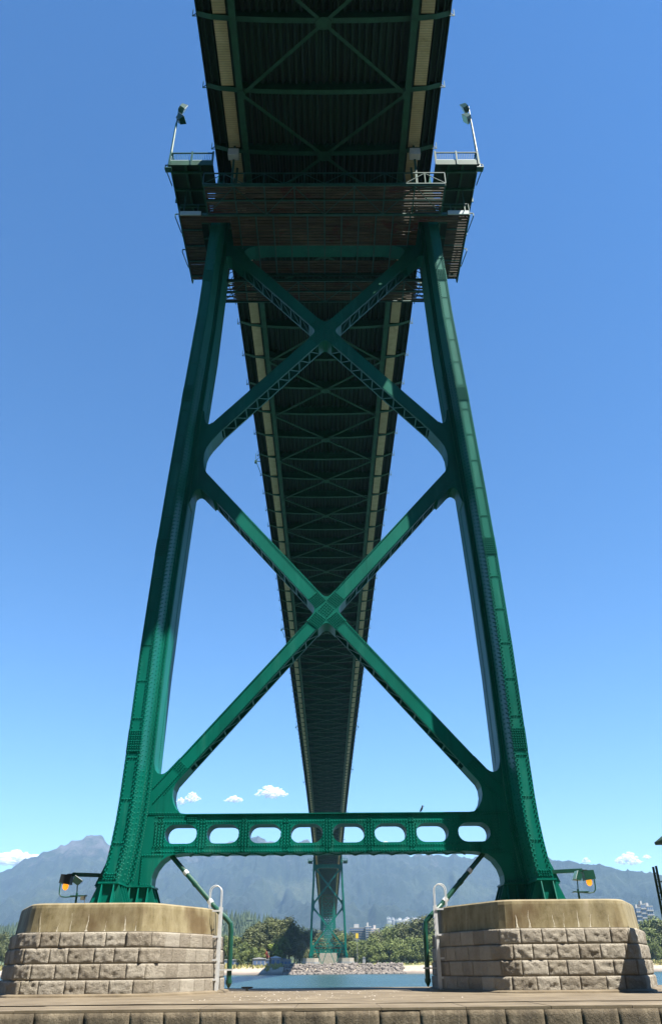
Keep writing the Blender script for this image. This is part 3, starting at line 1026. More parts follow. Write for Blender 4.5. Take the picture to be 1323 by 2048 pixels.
for s, lab in ((-1, 'tall slim pole with two floodlights on the left tower balcony'), (1, 'tall slim pole with two floodlights on the right tower balcony')):
    bx, by = s * 13.72, 44.1
    r = empty('floodlight_pole', (bx, by, 63.9))
    Mi = Matrix.Translation((-bx, -by, -63.9))
    def pp(mb, name, mat):
        o = mb.build(name, mat, r); o.matrix_parent_inverse = Mi; return o
    pp(MB().tube([(bx, by, 63.9), (bx - s * .1, by, 70.6)], [.13, .085], 10), 'pole', TRAV)
    pp(MB().tube([(bx - s * .1, by, 70.6), (bx - s * .12, by, 73.0)], .045, 8), 'pole_tip', TRAV)
    pp(MB().box(bx - .3, bx + .3, by - .25, by + .25, 63.8, 63.9), 'foot_plate', TRAV)
    floodhead(r, (bx - s * .55, by, 72.7), (-s * .8, .5, -.35), GLASS, .82, Mi)
    floodhead(r, (bx - s * .5, by, 71.2), (-s * .75, -.1, .62) if s < 0 else (-s * .8, .3, -.55), GLASS, .82, Mi)
    pp(MB().bar((bx - s * .1, by, 71.1), (bx - s * .5, by, 71.2), .06, .06).bar((bx - s * .1, by, 72.7), (bx - s * .5, by, 72.7), .06, .06), 'arm', TRAV)
    tag(r, lab, 'floodlight pole')

# ------------------------------------------------------------------ plank work platforms under the deck at the tower
def traveller(y0, y1, z, xh, label, truss_side, open_ends=False):
    r = empty('plank_platform', (0, (y0 + y1) / 2, z))
    Mi = Matrix.Translation((0, -(y0 + y1) / 2, -z))
    def pp(mb, name, mat):
        o = mb.build(name, mat, r); o.matrix_parent_inverse = Mi; return o
    n = 11
    pw = (y1 - y0) / n
    for k in range(n):
        for q in range(4):
            xa, xb = -xh + q * xh / 2, -xh + (q + 1) * xh / 2
            if open_ends and k % 2 and q in (0, 3):
                if q == 0: xa += 1.3
                else: xb -= 1.3
            j = random.uniform(-.02, .02)
            pp(MB().box(xa + .015, xb - .015, y0 + k * pw + .03 + abs(j), y0 + (k + 1) * pw - .03, z + j * .8, z + .06 + j * .8), 'plank', PLANK)
    for yy in (y0 - .06, (y0 + y1) / 2, y1 + .06):
        pp(MB().box(-xh, xh, yy - .05, yy + .05, z - .14, z - .025), 'bearer', TRAV)
    for k in range(9):
        x = -xh + .05 + k * (2 * xh - .1) / 8
        pp(MB().box(x - .05, x + .05, y0 + .02, y1 - .02, z - .10, z - .03), 'cross_bearer', TRAV)
        if k < 8:
            x2 = x + (2 * xh - .1) / 8
            a, c = ((x, y0), (x2, y1)) if k % 2 else ((x, y1), (x2, y0))
            pp(MB().bar((a[0], a[1], z - .17), (c[0], c[1], z - .17), .05, .05), 'diagonal', TRAV)
    yy = y0 - .1 if truss_side < 0 else y1 + .1
    for yq in (y0 - .12, y1 + .12):
        pp(MB().bar((-xh, yq, z + 1.45), (xh, yq, z + 1.45), .09, .09), 'guard_rail', TRAV)
        pp(MB().bar((-xh, yq, z + .05), (xh, yq, z + .05), .1, .1), 'guard_rail', TRAV)
        nseg = 12
        for k in range(nseg + 1):
            x = -xh + k * 2 * xh / nseg
            pp(MB().box(x - .04, x + .04, yq - .04, yq + .04, z + .1, z + 1.4), 'guard_post', TRAV)
            if k < nseg:
                x2 = x + 2 * xh / nseg
                a, c = (x, x2) if k % 2 else (x2, x)
                pp(MB().bar((a, yq, z + 1.4), (c, yq, z + .1), .05, .05), 'guard_diagonal', TRAV)
    for x in (-7.9, 7.9):
        for yq in (y0 + .3, y1 - .3):
            pp(MB().box(x - .09, x + .09, yq - .09, yq + .09, z + .1, zd(yq) + 1.2), 'hanger', TRAV)
        pp(MB().box(x - .45, x + .45, y0 - .3, y0 + .3, zd(y0) - .9, zd(y0) - .1), 'roller_box', GALV)
    tag(r, label, 'work platform', 'timber work platforms under the deck')
    return r
traveller(43.0, 45.8, 60.2, 10.25, 'railed timber plank platform slung under the deck in front of the tower', -1)
traveller(53.3, 55.9, 59.9, 10.2, 'railed timber plank platform slung under the deck behind the tower', -1, True)

r = empty('plank_platform', (0, YT, 60.6))
Mi = Matrix.Translation((0, -YT, -60.6))
def pp(mb, name, mat):
    o = mb.build(name, mat, r); o.matrix_parent_inverse = Mi; return o
zq = 60.62
for (ya, yb, n) in ((46.25, 49.75, 11), (51.5, 53.0, 5)):
    pw = (yb - ya) / n
    for k in range(n):
        for (xa, xb) in ((-8.4, -4.2), (-4.2, 0), (0, 4.2), (4.2, 8.4)):
            pp(MB().box(xa + .012, xb - .012, ya + k * pw + .03, ya + (k + 1) * pw - .03, zq + random.uniform(-.015, .015), zq + .06), 'plank', PLANK)
for s in (-1, 1):
    n = 26
    for k in range(n):
        y = 46.25 + k * .3
        if y + .3 > 54: break
        xa = 8.4 if 46 < y < 46.9 else 11.0
        pp(MB().box(s * (xa + .012), s * 12.75, y + .02, y + .265, zq + random.uniform(-.015, .015), zq + .06), 'plank', PLANK)
    pp(MB().box(s * 12.76, s * 12.86, 46.2, 54.1, zq - .2, zq + .15), 'edge_beam', TRAV)
    pp(MB().box(s * 10.9, s * 12.75, 46.12, 46.22, zq - .16, zq + .3), 'toe_board', PALE)
    pp(MB().bar((s * 10.4, 46.17, zq + 1.2), (s * 12.8, 46.17, zq + 1.2), .06, .06).bar((s * 12.8, 46.17, zq), (s * 12.8, 46.17, zq + 1.2), .06, .06).bar((s * 11.2, 46.17, zq), (s * 11.2, 46.17, zq + 1.2), .06, .06), 'guard_rail', TRAV)
    for y in (47.8, 49.6, 51.4, 53.2):
        pp(MB().box(s * 11.0, s * 12.75, y, y + .09, zq - .12, zq - .015), 'cross_bearer', TRAV)
for k in range(11):
    x = -7.6 + k * 1.52
    pp(MB().box(x - .05, x + .05, 46.25, 53.0, zq - .2, zq - .02), 'joist', TRAV)
pp(MB().box(-10.8, 10.8, 46.05, 46.2, zq - .32, zq - .03), 'edge_beam', TRAV)
pp(MB().box(-8.4, 8.4, 53.02, 53.14, zq - .32, zq - .03), 'edge_beam', TRAV)
for s in (-1, 1):
    for y in (46.5, 52.9):
        pp(MB().box(s * 8.2, s * 8.32, y, y + .12, zq + .06, 66), 'hanger', TRAV)
        pp(MB().box(s * 12.5, s * 12.6, y, y + .12, zq + .06, 64.3), 'hanger', TRAV)
tag(r, 'rust-stained timber plank platform wrapped round the top of the tower legs', 'work platform', 'timber work platforms under the deck')

# ------------------------------------------------------------------ stone piers
def octo(cx, cy, hx, hy, fx, cyy, g=0.0, rc=.9):
    """octagon with rounded corners: half width hx, half length hy, half front fx, chamfer depth cyy, grown by g"""
    P = [(-fx, -hy), (fx, -hy), (hx, -hy + cyy), (hx, hy - cyy), (fx, hy), (-fx, hy), (-hx, hy - cyy), (-hx, -hy + cyy)]
    n = len(P)
    Q = []
    for i in range(n):
        a, p, c = Vector(P[i - 1]), Vector(P[i]), Vector(P[(i + 1) % n])
        d0, d1 = (p - a).normalized(), (c - p).normalized()
        n0, n1 = Vector((d0.y, -d0.x)), Vector((d1.y, -d1.x))
        bis = (n0 + n1).normalized()
        Q.append(p + bis * (g / bis.dot(n0)))
    out = []
    for i in range(n):
        a, p, c = Q[i - 1], Q[i], Q[(i + 1) % n]
        d0, d1 = (a - p).normalized(), (c - p).normalized()
        for k in range(5):
            u = k / 4
            out.append((1 - u) ** 2 * (p + d0 * rc) + 2 * u * (1 - u) * p + u * u * (p + d1 * rc))
    return [(p.x + cx, p.y + cy) for p in out]
PZ = [1.95, 2.62, 3.29, 3.96, 4.64]
PYC = 50.5
def stone_block(P0, P1, nrm, tilt, z0, z1, amp, seed, depth=.35, nu=16, nv=10):
    """a rock-faced block between two points of a course; nrm is outward"""
    P0, P1 = Vector((*P0, 0)), Vector((*P1, 0))
    d = (P1 - P0).normalized()
    L = (P1 - P0).length
    n = Vector((*nrm, 0)).normalized()
    vs, fs = [], []
    lift = random.uniform(-.01, .035) * (1 if amp > .03 else .3)
    for j in range(nv):
        for i in range(nu):
            u, v = i / (nu - 1), j / (nv - 1)
            e = min(1, min(u, 1 - u) * L / .04, min(v, 1 - v) * (z1 - z0) / .035)
            q = P0 + d * (L * u)
            z = z0 + (z1 - z0) * v
            h = noise.fractal(Vector((q.x * 4.2 + seed, q.y * 4.2, z * 4.8)), .6, 2.3, 5)
            h2 = noise.noise(Vector((q.x * .9, q.y * .9 + seed * 1.7, z * 1.1)))
            out = lift + (amp * .6 + amp * .7 * h + amp * .25 * h2) * e
            vs.append(q + n * (out + tilt * (1 - 0)) + Vector((0, 0, z)))
    for j in range(nv - 1):
        for i in range(nu - 1):
            a = j * nu + i
            fs.append((a, a + 1, a + nu + 1, a + nu))
    k = len(vs)
    for u, z in ((0, z0), (1, z0), (1, z1), (0, z1)):
        vs.append(P0 + d * (L * u) - n * depth + Vector((0, 0, z)))
    c00, c10, c11, c01 = 0, nu - 1, nv * nu - 1, (nv - 1) * nu
    fs.append(tuple([k, k + 1] + list(range(nu - 1, -1, -1))))
    fs.append(tuple([k + 2, k + 3] + list(range(c01, c11 + 1))))
    fs.append(tuple([k + 1, k + 2] + [c11 - i * nu for i in range(nv)]))
    fs.append(tuple([k + 3, k] + [i * nu for i in range(nv)]))
    fs.append((k, k + 3, k + 2, k + 1))
    return MB().add(vs, fs)

def pier(s, label):
    cx = s * 11.7
    r = empty('bridge_pier', (cx, PYC, 1.9))
    Mi = Matrix.Translation((-cx, -PYC, -1.9))
    def pp(mb, name, mat, smooth=False):
        o = mb.build(name, mat, r, smooth); o.matrix_parent_inverse = Mi; return o
    dims = (5.35, 7.0, 3.0, 5.0)
    # concrete cap with soft upper edge
    rings = []
    for g_, z in ((.10, 4.66), (.06, 5.0), (.0, 5.72), (-.03, 5.86), (-.10, 5.93)):
        rings.append([(x, y, z) for x, y in octo(cx, PYC, *dims, g_)])
    b = MB(); loft(b, rings)
    cap = pp(b, 'cap', CONC)
    lst = [3.0 - .0 for _ in range(0)]
    # lime streaks run down the cap face
    for k in range(7):
        x = cx - 2.5 + k * .8 + random.uniform(-.35, .35)
        zt, wd = random.uniform(4.9, 5.55), random.uniform(.01, .04)
        yf = lambda z: PYC - 7.0 - float(np.interp(z, [4.66, 5.0, 5.72], [.10, .06, 0])) - .006
        j1, j2 = random.uniform(-.06, .06), random.uniform(-.08, .08)
        xc = max(cx - 2.5, min(cx + 2.5, x))
        zs = [4.67, 4.74, 4.86, (4.86 + zt) / 2, zt]
        ws = [wd * 2.2, wd, wd * .8, wd * .45, .006]
        js = [0, 0, j2 * .3, j1, j1 + j2]
        vs = [(xc + js[i] + q * ws[i], yf(zs[i]), zs[i]) for i in range(5) for q in (-1, 1)]
        pp(MB().add(vs, [(2 * i, 2 * i + 1, 2 * i + 3, 2 * i + 2) for i in range(4)]), 'lime_streak', LIME)
    # masonry core and base course
    rings = [[(x, y, z) for x, y in octo(cx, PYC, *dims, g_)] for g_, z in ((.36, 1.9), (.14, 4.60), (.14, 4.645))]
    b = MB(); loft(b, rings)
    pp(b, 'masonry_core', MORTAR)
    b = MB(); loft(b, [[(x, y, z) for x, y in octo(cx, PYC, *dims, g_)] for g_, z in ((.75, 1.9), (.72, 2.0), (.5, 2.06))])
    pp(b, 'base_course', PLINTH)
    # four courses of blocks round the faces that can be seen
    for c in range(4):
        z0, z1 = PZ[c] + .012, PZ[c + 1] - .012
        gmid = .42 - .05 * c
        poly = octo(cx, PYC, *dims, gmid, .95)
        # walk the outline from the outer chamfer to the inner side
        pts = [Vector(p) for p in poly]
        n = len(pts)
        acc = [0]
        for i in range(n):
            acc.append(acc[-1] + (pts[(i + 1) % n] - pts[i]).length)
        tot = acc[-1]
        def at(sv):
            sv %= tot
            i = max(k for k in range(n) if acc[k] <= sv + 1e-9)
            u = (sv - acc[i]) / max(1e-6, acc[i + 1] - acc[i])
            return pts[i] + (pts[(i + 1) % n] - pts[i]) * u
        sv = (0.5 if c % 2 else 0.0)
        cnt = int(tot / 1.07)
        for k in range(cnt):
            wv_ = tot / cnt
            jit = .10 * math.sin(k * 2.7 + c * 1.9 + s)
            jit2 = .10 * math.sin((k + 1) * 2.7 + c * 1.9 + s)
            if k == cnt - 1: jit2 = .10 * math.sin(c * 1.9 + s)
            if k == 0: jit = .10 * math.sin(c * 1.9 + s)
            a, e = at(sv + k * wv_ + jit + .009), at(sv + (k + 1) * wv_ + jit2 - .009)
            mid = at(sv + (k + .5) * wv_)
            if mid.y > PYC + 2.5: continue            # the seaward back is hidden
            d = (e - a).normalized()
            nrm = (d.y, -d.x)
            inner = (mid.x - cx) * s < -3.4
            amp = .022 if inner else .07
            chord = ((a + e) / 2 - mid).length
            pp(stone_block(a, e, nrm, chord * .7, z0, z1, amp, k * 3.3 + c * 17 + s * 5), 'stone', GRANITE, True)
    tag(r, label, 'bridge pier', 'near bridge piers')
    return r
pier(-1, 'rough granite pier with stained concrete cap under the left tower leg')
pier(1, 'rough granite pier with stained concrete cap under the right tower leg')
# far piers
for s, sd in ((-1, 'left'), (1, 'right')):
    cx, cy = s * 11.7, YT + YF
    r = empty('bridge_pier', (cx, cy, 4))
    Mi = Matrix.Translation((-cx, -cy, -4))
    for nm, g_, za, zb, mt in (('cap', 0, 7.0, 9.13, CREAMW), ('plinth', .5, 3.0, 7.0, GREYW)):
        b = MB(); loft(b, [[(x, y, z) for x, y in octo(cx, cy, 5.35, 7, 3, 5, g_)] for z in (za, zb)])
        o = b.build(nm, mt, r); o.matrix_parent_inverse = Mi
    tag(r, 'pale concrete pier under the %s leg of the far tower' % sd, 'bridge pier', 'far bridge piers')

# ------------------------------------------------------------------ foundation plinth
r = empty('foundation_plinth', (0, 45, 0))
Mi = Matrix.Translation((0, -45, 0))
def pp(mb, name, mat, smooth=False):
    o = mb.build(name, mat, r, smooth); o.matrix_parent_inverse = Mi; return o
g = MB()
xs_ = np.linspace(-23, 23, 70); ys_ = np.linspace(33.35, 60, 40)
top = [(x, y, 1.93 + .02 * noise.noise(Vector((x * .7, y * .7, 0))) + .03 * noise.noise(Vector((x * .2, y * .2, 4)))) for y in ys_ for x in xs_]
g.v = top
n = len(xs_)
g.f = [(j * n + i, j * n + i + 1, (j + 1) * n + i + 1, (j + 1) * n + i) for j in range(len(ys_) - 1) for i in range(n - 1)]
pp(g, 'top_slab', PLINTH, True)
pp(MB().box(-23, 23, 30.2, 60, -3, 1.60), 'core', WALLST)
pp(MB().box(-23, 23, 33.36, 59.9, 1.60, 1.86), 'slab_bed', PLINTH)
pp(MB().box(-23, 23, 30.2, 33.35, 1.605, 1.82), 'slab_bed', PLINTH)
x = -22.9
while x < 22.9:
    wd = random.uniform(2.4, 3.4)
    x1 = min(x + wd, 22.95)
    dz = random.uniform(-.012, .012)
    y0 = 29.9 + random.uniform(-.02, .02)
    b = MB().box(x + .01, x1 - .01, y0, 33.33, 1.83, 1.90 + dz)
    pp(b, 'coping_slab', PLINTH)
    x = x1
for c, (z0, z1) in enumerate(((.80, 1.80), (-.3, .78))):
    x = -18 + .6 * c
    k = 0
    while x < 18:
        wd = random.uniform(1.05, 1.75)
        pp(stone_block((x + .012, 29.9), (x + wd - .012, 29.9), (0, -1), 0, z0, z1 + .02, .035, k * 2.1 + c * 9, .3, 10, 7), 'stone', WALLST, True)
        x += wd
        k += 1
tag(r, 'broad granite and concrete foundation plinth carrying both near piers', 'foundation')

# shells and grit on the plinth
V, F = [], []
for k in range(190):
    x, y = random.gauss(-1.2, 3.2), random.uniform(34.5, 50)
    if abs(x) > 5.6: continue
    sz = random.uniform(.008, .035)
    z = 1.955
    a = random.uniform(0, 6.3)
    n0 = len(V)
    for q in range(4):
        V.append((x + sz * math.cos(a + q * 1.57) * random.uniform(.6, 1.3), y + sz * 1.5 * math.sin(a + q * 1.57), z))
    V.append((x, y, z + sz * .8))
    F += [(n0 + q, n0 + (q + 1) % 4, n0 + 4) for q in range(4)]
b = MB(); b.v, b.f = V, F
tag(b.build('shell_litter', SHELL), 'white broken shells scattered on the plinth between the piers', 'shells', kind='stuff')

# ------------------------------------------------------------------ ladders and drain pipes on the pier sides
for s, sd in ((-1, 'left'), (1, 'right')):
    xf = s * 5.93
    yl = 48.2
    r = empty('ladder', (xf, yl, 1.95))
    Mi = Matrix.Translation((-xf, -yl, -1.95))
    def pp(mb, name, mat):
        o = mb.build(name, mat, r); o.matrix_parent_inverse = Mi; return o
    for y in (yl, yl + .55):
        pp(MB().box(xf - .07, xf + .07, y - .04, y + .04, 2.0, 6.0), 'rail', GALV)
        for x_in in (0,):
            arc = [(xf, y, 5.9)] + [(xf + s * (.32 - .32 * math.cos(a)), y, 6.75 + .32 * math.sin(a)) for a in np.linspace(0, math.pi, 9)] + [(xf + s * .64, y, 5.95)]
            pp(MB().tube(arc, .026, 8), 'grab_hoop', GALV)
    for k in range(13):
        z = 2.15 + k * .3
        pp(MB().tube([(xf, yl, z), (xf, yl + .55, z)], .018, 6), 'rung', GALV)
    for z in (2.5, 3.4, 4.5, 5.75):
        pp(MB().box(min(xf, xf + s * .42), max(xf, xf + s * .42), yl - .09, yl - .052, z, z + .09), 'wall_bracket', GALV)
    tag(r, 'white steel ladder with hoop handles on the inner side of the %s pier' % sd, 'ladder', 'pier ladders')
    r = empty('drain_pipe', (s * 5.4, 49.3, 2.3))
    Mi = Matrix.Translation((-s * 5.4, -49.3, -2.3))
    pa = [(s * 9.35, 50.4, 8.95), (s * 8.9, 50.3, 8.5), (s * 6.45, 49.6, 6.10), (s * 6.1, 49.4, 5.80), (s * 5.72, 49.3, 5.50), (s * 5.45, 49.3, 5.22), (s * 5.40, 49.3, 4.9), (s * 5.38, 49.3, 2.45)]
    pp(MB().tube(pa, .135, 12), 'pipe', PIPE)
    pp(MB().tube([(s * 5.38, 49.3, 2.5), (s * 5.38, 49.3, 2.36), (s * 5.38, 49.3, 2.12)], [.17, .17, .03], 10), 'spout', PIPE)
    for q in (.25, .5, .9):
        p0, p1 = Vector(pa[1]), Vector(pa[2])
        c0 = p0 + (p1 - p0) * q
        d = (p1 - p0).normalized() * .12
        pp(MB().tube([c0 - d, c0 + d], .16, 12), 'collar', PIPE if q == .5 else GALV)
    pp(MB().box(s * 5.38 - .2, s * 5.38 + .2, 49.1, 49.5, 2.95, 3.03), 'clamp', GALV)
    pp(MB().bar((s * 5.4, 49.3, 2.99), (s * 6.3, 49.3, 2.99), .06, .06), 'clamp_arm', GALV)
    tag(r, 'dark green drain pipe running from crossbeam down past the %s pier' % sd, 'drain pipe', 'drain pipes')

# ------------------------------------------------------------------ lamps on the pier tops
for s, sd in ((-1, 'left'), (1, 'right')):
    bx, by = s * 14.0, 48.4
    r = empty('floodlight_stand', (bx, by, 5.93))
    Mi = Matrix.Translation((-bx, -by, -5.93))
    def pp(mb, name, mat, smooth=False):
        o = mb.build(name, mat, r, smooth); o.matrix_parent_inverse = Mi; return o
    pp(MB().box(bx - .16, bx + .16, by - .16, by + .16, 5.93, 5.97), 'base_plate', PIPE)
    pp(MB().tube([(bx, by, 5.97), (bx, by, 6.75)], .06, 8), 'post', PIPE)
    pp(MB().tube([(bx, by, 6.75), (bx + s * .05, by, 7.25)], .03, 8), 'stem', PIPE)
    arc = [(bx - s * .2, by, 6.62), (bx + s * .6, by, 6.55), (bx + s * .85, by, 6.58), (bx + s * .97, by, 6.7), (bx + s * 1.0, by, 6.9), (bx + s * 1.0, by, 7.3)]
    pp(MB().tube(arc, .035, 8), 'curved_arm', PIPE)
    pp(MB().box(bx - .3, bx + .55, by - .2, by + .2, 6.59, 6.63), 'tray', PIPE)
    floodhead(r, (bx + s * .05, by, 7.42), (-s * .45, .1, .75) if s < 0 else (-s * .75, -.1, .35), GLASS, .52, Mi)
    if s < 0:
        pp(MB().box(bx + .25, bx + .45, by - .08, by + .08, 6.4, 6.62).bar((bx + .5, by, 5.95), (bx + .5, by, 6.7), .03, .03), 'junction_box', GALV)
    tag(r, 'floodlight on a short post with curved arm on top of the %s pier' % sd, 'floodlight', 'pier floodlights')
    ax, ay = s * 13.3, 49.7
    r = empty('amber_beacon', (ax, ay, 7.6))
    Mi = Matrix.Translation((-ax, -ay, -7.6))
    pp(MB().bar((s * 12.9, ay, 7.76), (s * 14.75, ay - .1, 7.82), .2, .2), 'arm', PIPE)
    pp(MB().bar((s * 14.7, ay - .1, 7.82), (s * 15.05, ay - .12, 7.8), .1, .1), 'bracket', BLACK)
    pp(MB().add([(s * x, ay - .12 + y, z) for y in (-.3, .3) for x, z in ((14.72, 7.78), (15.32, 7.82), (15.38, 7.35), (14.78, 7.28))],
                [(0, 1, 2, 3), (4, 5, 6, 7), (0, 1, 5, 4), (1, 2, 6, 5), (2, 3, 7, 6), (3, 0, 4, 7)]), 'housing', BLACK if s < 0 else PIPE)
    pp(MB().tube([(s * 15.05, ay - .12, 7.33), (s * 15.05, ay - .12, 7.22), (s * 15.05, ay - .12, 7.08), (s * 15.05, ay - .12, 7.0)], [.15, .17, .145, .05], 14), 'amber_lamp', AMBER, True)
    tag(r, 'amber beacon lamp lit on an arm at the %s tower foot' % sd, 'beacon', 'amber beacons')

# bird on the crossbeam
def bird(x, y, z, name, label, hd=1):
    b = MB()
    prof = [(-.10, .06, .02), (-.06, .13, .05), (-.01, .21, .075), (.03, .29, .07), (.055, .35, .048), (.065, .40, .052), (.07, .44, .036), (.07, .46, .008)]
    n = 8
    rings = []
    for px, pz, rr in prof:
        rings.append([(x + hd * px + rr * math.cos(2 * math.pi * k / n), y + rr * math.sin(2 * math.pi * k / n), z + pz) for k in range(n)])
    loft(b, rings)
    root = b.build(name, BLACK, None, True)
    b = MB().bar((x - hd * .07, y, z + .14), (x - hd * .19, y, z - .06), .07, .02)
    MB().bar((x + hd * .1, y, z + .41), (x + hd * .18, y, z + .395), .02, .025).build('beak', BLACK, root)
    b.build('tail', BLACK, root)
    for q in (-.03, .03):
        MB().tube([(x, y + q, z), (x, y + q, z + .16)], .01, 5).build('bird_leg', BLACK, root)
    tag(root, label, 'bird')
bird(5.72, 50.2, 11.13, 'crow', 'small black crow perched on the right half of the crossbeam')
# mooring cleat on the plinth edge
r = MB().tube([(-4.62, 52, 1.93), (-4.62, 52, 2.1)], .07, 8).build('mooring_cleat', BLACK)
MB().tube([(-4.95, 52, 2.12), (-4.62, 52, 2.1), (-4.29, 52, 2.12)], [.03, .06, .03], 8).build('horn', BLACK, r)
tag(r, 'small dark mooring cleat on the plinth near the left pier', 'cleat')

# ------------------------------------------------------------------ beacon house at the right edge
bx, by = 18.2, 42.4
SH = 0.02
r = empty('beacon_house', (bx, by, 1.93))
Mi = Matrix.Translation((-bx, -by, -1.93))
def pp(mb, name, mat, smooth=False):
    o = mb.build(name, mat, r, smooth); o.matrix_parent_inverse = Mi @ Matrix.Translation((SH, -1.25, 0)); return o
def pl(mb, name, mat):
    o = mb.build(name, mat, r); o.matrix_parent_inverse = Mi; return o
for x in (17.1, 19.3):
    for y in (41.6, 43.4):
        pp(MB().bar((x, y, 1.93), (x + (18.2 - x) * .12, y + (42.5 - y) * .12, 7.3), .13, .13), 'leg', DARKG)
for z in (3.4, 5.2):
    for a, c in (((17.1, 41.6), (17.1, 43.4)), ((17.1, 43.4), (19.3, 43.4)), ((19.3, 43.4), (19.3, 41.6)), ((19.3, 41.6), (17.1, 41.6))):
        pp(MB().bar((a[0], a[1], z), (c[0], c[1], z + 1.5), .07, .07), 'leg_brace', DARKG)
pp(MB().box(16.75, 19.7, 41.2, 43.8, 7.38, 7.5), 'gallery_floor', DARKG)
pp(MB().box(17.0, 19.4, 41.5, 43.5, 7.5, 8.3), 'lamp_room', DARKG)
pp(MB().add([(16.62, 41.0, 8.3), (19.8, 41.0, 8.3), (19.8, 44.0, 8.3), (16.62, 44.0, 8.3), (16.58, 41.0, 8.42), (19.85, 41.0, 8.42), (19.85, 44.0, 8.42), (16.58, 44.0, 8.42), (18.2, 42.5, 9.7)],
            [(0, 1, 2, 3), (0, 1, 5, 4), (1, 2, 6, 5), (2, 3, 7, 6), (3, 0, 4, 7), (4, 5, 8), (5, 6, 8), (6, 7, 8), (7, 4, 8)]), 'roof', DARKG)
for y in (42.45, 42.85):
    pl(MB().bar((16.34, y, 1.95), (16.34, y, 7.3), .09, .09), 'ladder_rail', DARKG)
for k in range(17):
    z = 2.2 + k * .3
    pl(MB().bar((16.34, 42.45, z), (16.34, 42.85, z), .035, .035), 'ladder_rung', DARKG)
for z in (4.0, 6.6):
    pl(MB().bar((16.34, 42.65, z), (17.15, 42.1, z), .05, .05), 'ladder_stay', DARKG)
tag(r, 'dark steel beacon house with ladder at the right edge beside the pier', 'beacon house')

# ------------------------------------------------------------------ approach viaduct beyond the far tower
r = empty('approach_viaduct', (0, 830, 6))
Mi = Matrix.Translation((0, -830, -6))
def pp(mb, name, mat, smooth=False):
    o = mb.build(name, mat, r, smooth); o.matrix_parent_inverse = Mi; return o
def zv(Y): return zd(812) - .03 * (Y - 812)
for k in range(8):
    Y = 812 + 34 * k
    zt, zb = zv(Y) - .2, 7.5
    for s in (-1, 1):
        pp(MB().bar((s * 5.6, Y, zt), (s * 8.0, Y, zb), .7, .9, (0, 1, 0)), 'bent_leg', GREEN)
    lv = 5
    for i in range(lv + 1):
        u = i / lv
        xw = 5.6 + 2.4 * u
        z = zt + (zb - zt) * u
        if i < lv:
            u2_ = (i + 1) / lv
            xw2, z2 = 5.6 + 2.4 * u2_, zt + (zb - zt) * u2_
            for s in (-1, 1):
                pp(MB().bar((s * xw, Y, z), (-s * xw2, Y, z2), .35, .35, (0, 1, 0)), 'bent_diagonal', GREEN)
        pp(MB().bar((-xw, Y, z), (xw, Y, z), .4, .5), 'bent_strut', GREEN)
for s in (-1, 1):
    pp(MB().add([(s * x, y, z + dz) for y, z in ((812.05, zv(812)), (1060, zv(1060))) for x, dz in ((5.3, -2.2), (5.9, -2.2), (5.9, 1.9), (5.3, 1.9))],
                [(0, 1, 2, 3), (4, 5, 6, 7), (0, 1, 5, 4), (1, 2, 6, 5), (2, 3, 7, 6), (3, 0, 4, 7)]), 'girder', DECKG)
pp(MB().add([(x, y, z + dz) for y, z in ((812.05, zv(812)), (1060, zv(1060))) for x, dz in ((-9.7, 1.95), (9.7, 1.95), (9.7, 2.3), (-9.7, 2.3))],
            [(0, 1, 2, 3), (4, 5, 6, 7), (0, 1, 5, 4), (1, 2, 6, 5), (2, 3, 7, 6), (3, 0, 4, 7)]), 'road_slab', DARKG)
tag(r, 'green lattice trestle bents carrying the approach beyond the far tower', 'viaduct')
# anchor block and service trestle between the far legs
r = MB().add([(x, y, z) for z, a in ((4, 6.5), (13.0, 6.0)) for x, y in ((-a, 640), (a, 640), (a, 660), (-a, 660))],
             [(0, 1, 2, 3), (4, 5, 6, 7), (0, 1, 5, 4), (1, 2, 6, 5), (2, 3, 7, 6), (3, 0, 4, 7)]).build('cable_anchor_block', CREAMW)
tag(r, 'pale concrete block standing behind the legs of the far tower', 'concrete block')
r = empty('service_trestle', (0, 588, 6))
Mi = Matrix.Translation((0, -588, -6))
pp(MB().box(-11, 11, 587.6, 588.4, 15.6, 15.9), 'bottom_chord', GREEN)
pp(MB().box(-11, 11, 587.6, 588.4, 17.8, 18.1), 'top_chord', GREEN)
for k in range(12):
    x = -11 + k * 2
    pp(MB().bar((x, 588, 15.8), (x, 588, 17.9), .25, .25), 'post', GREEN)
    if k < 11: pp(MB().bar((x, 588, 15.8 if k % 2 else 17.9), (x + 2, 588, 17.9 if k % 2 else 15.8), .22, .22), 'diagonal', GREEN)
for a, c in ((-9, -4), (0, -4), (0, 4.5), (9, 4.5)):
    pp(MB().bar((a, 588, 15.6), (c, 588, 5.4), .4, .4), 'strut', GREEN)
tag(r, 'light green truss gangway spanning between the legs of the far tower', 'gangway')

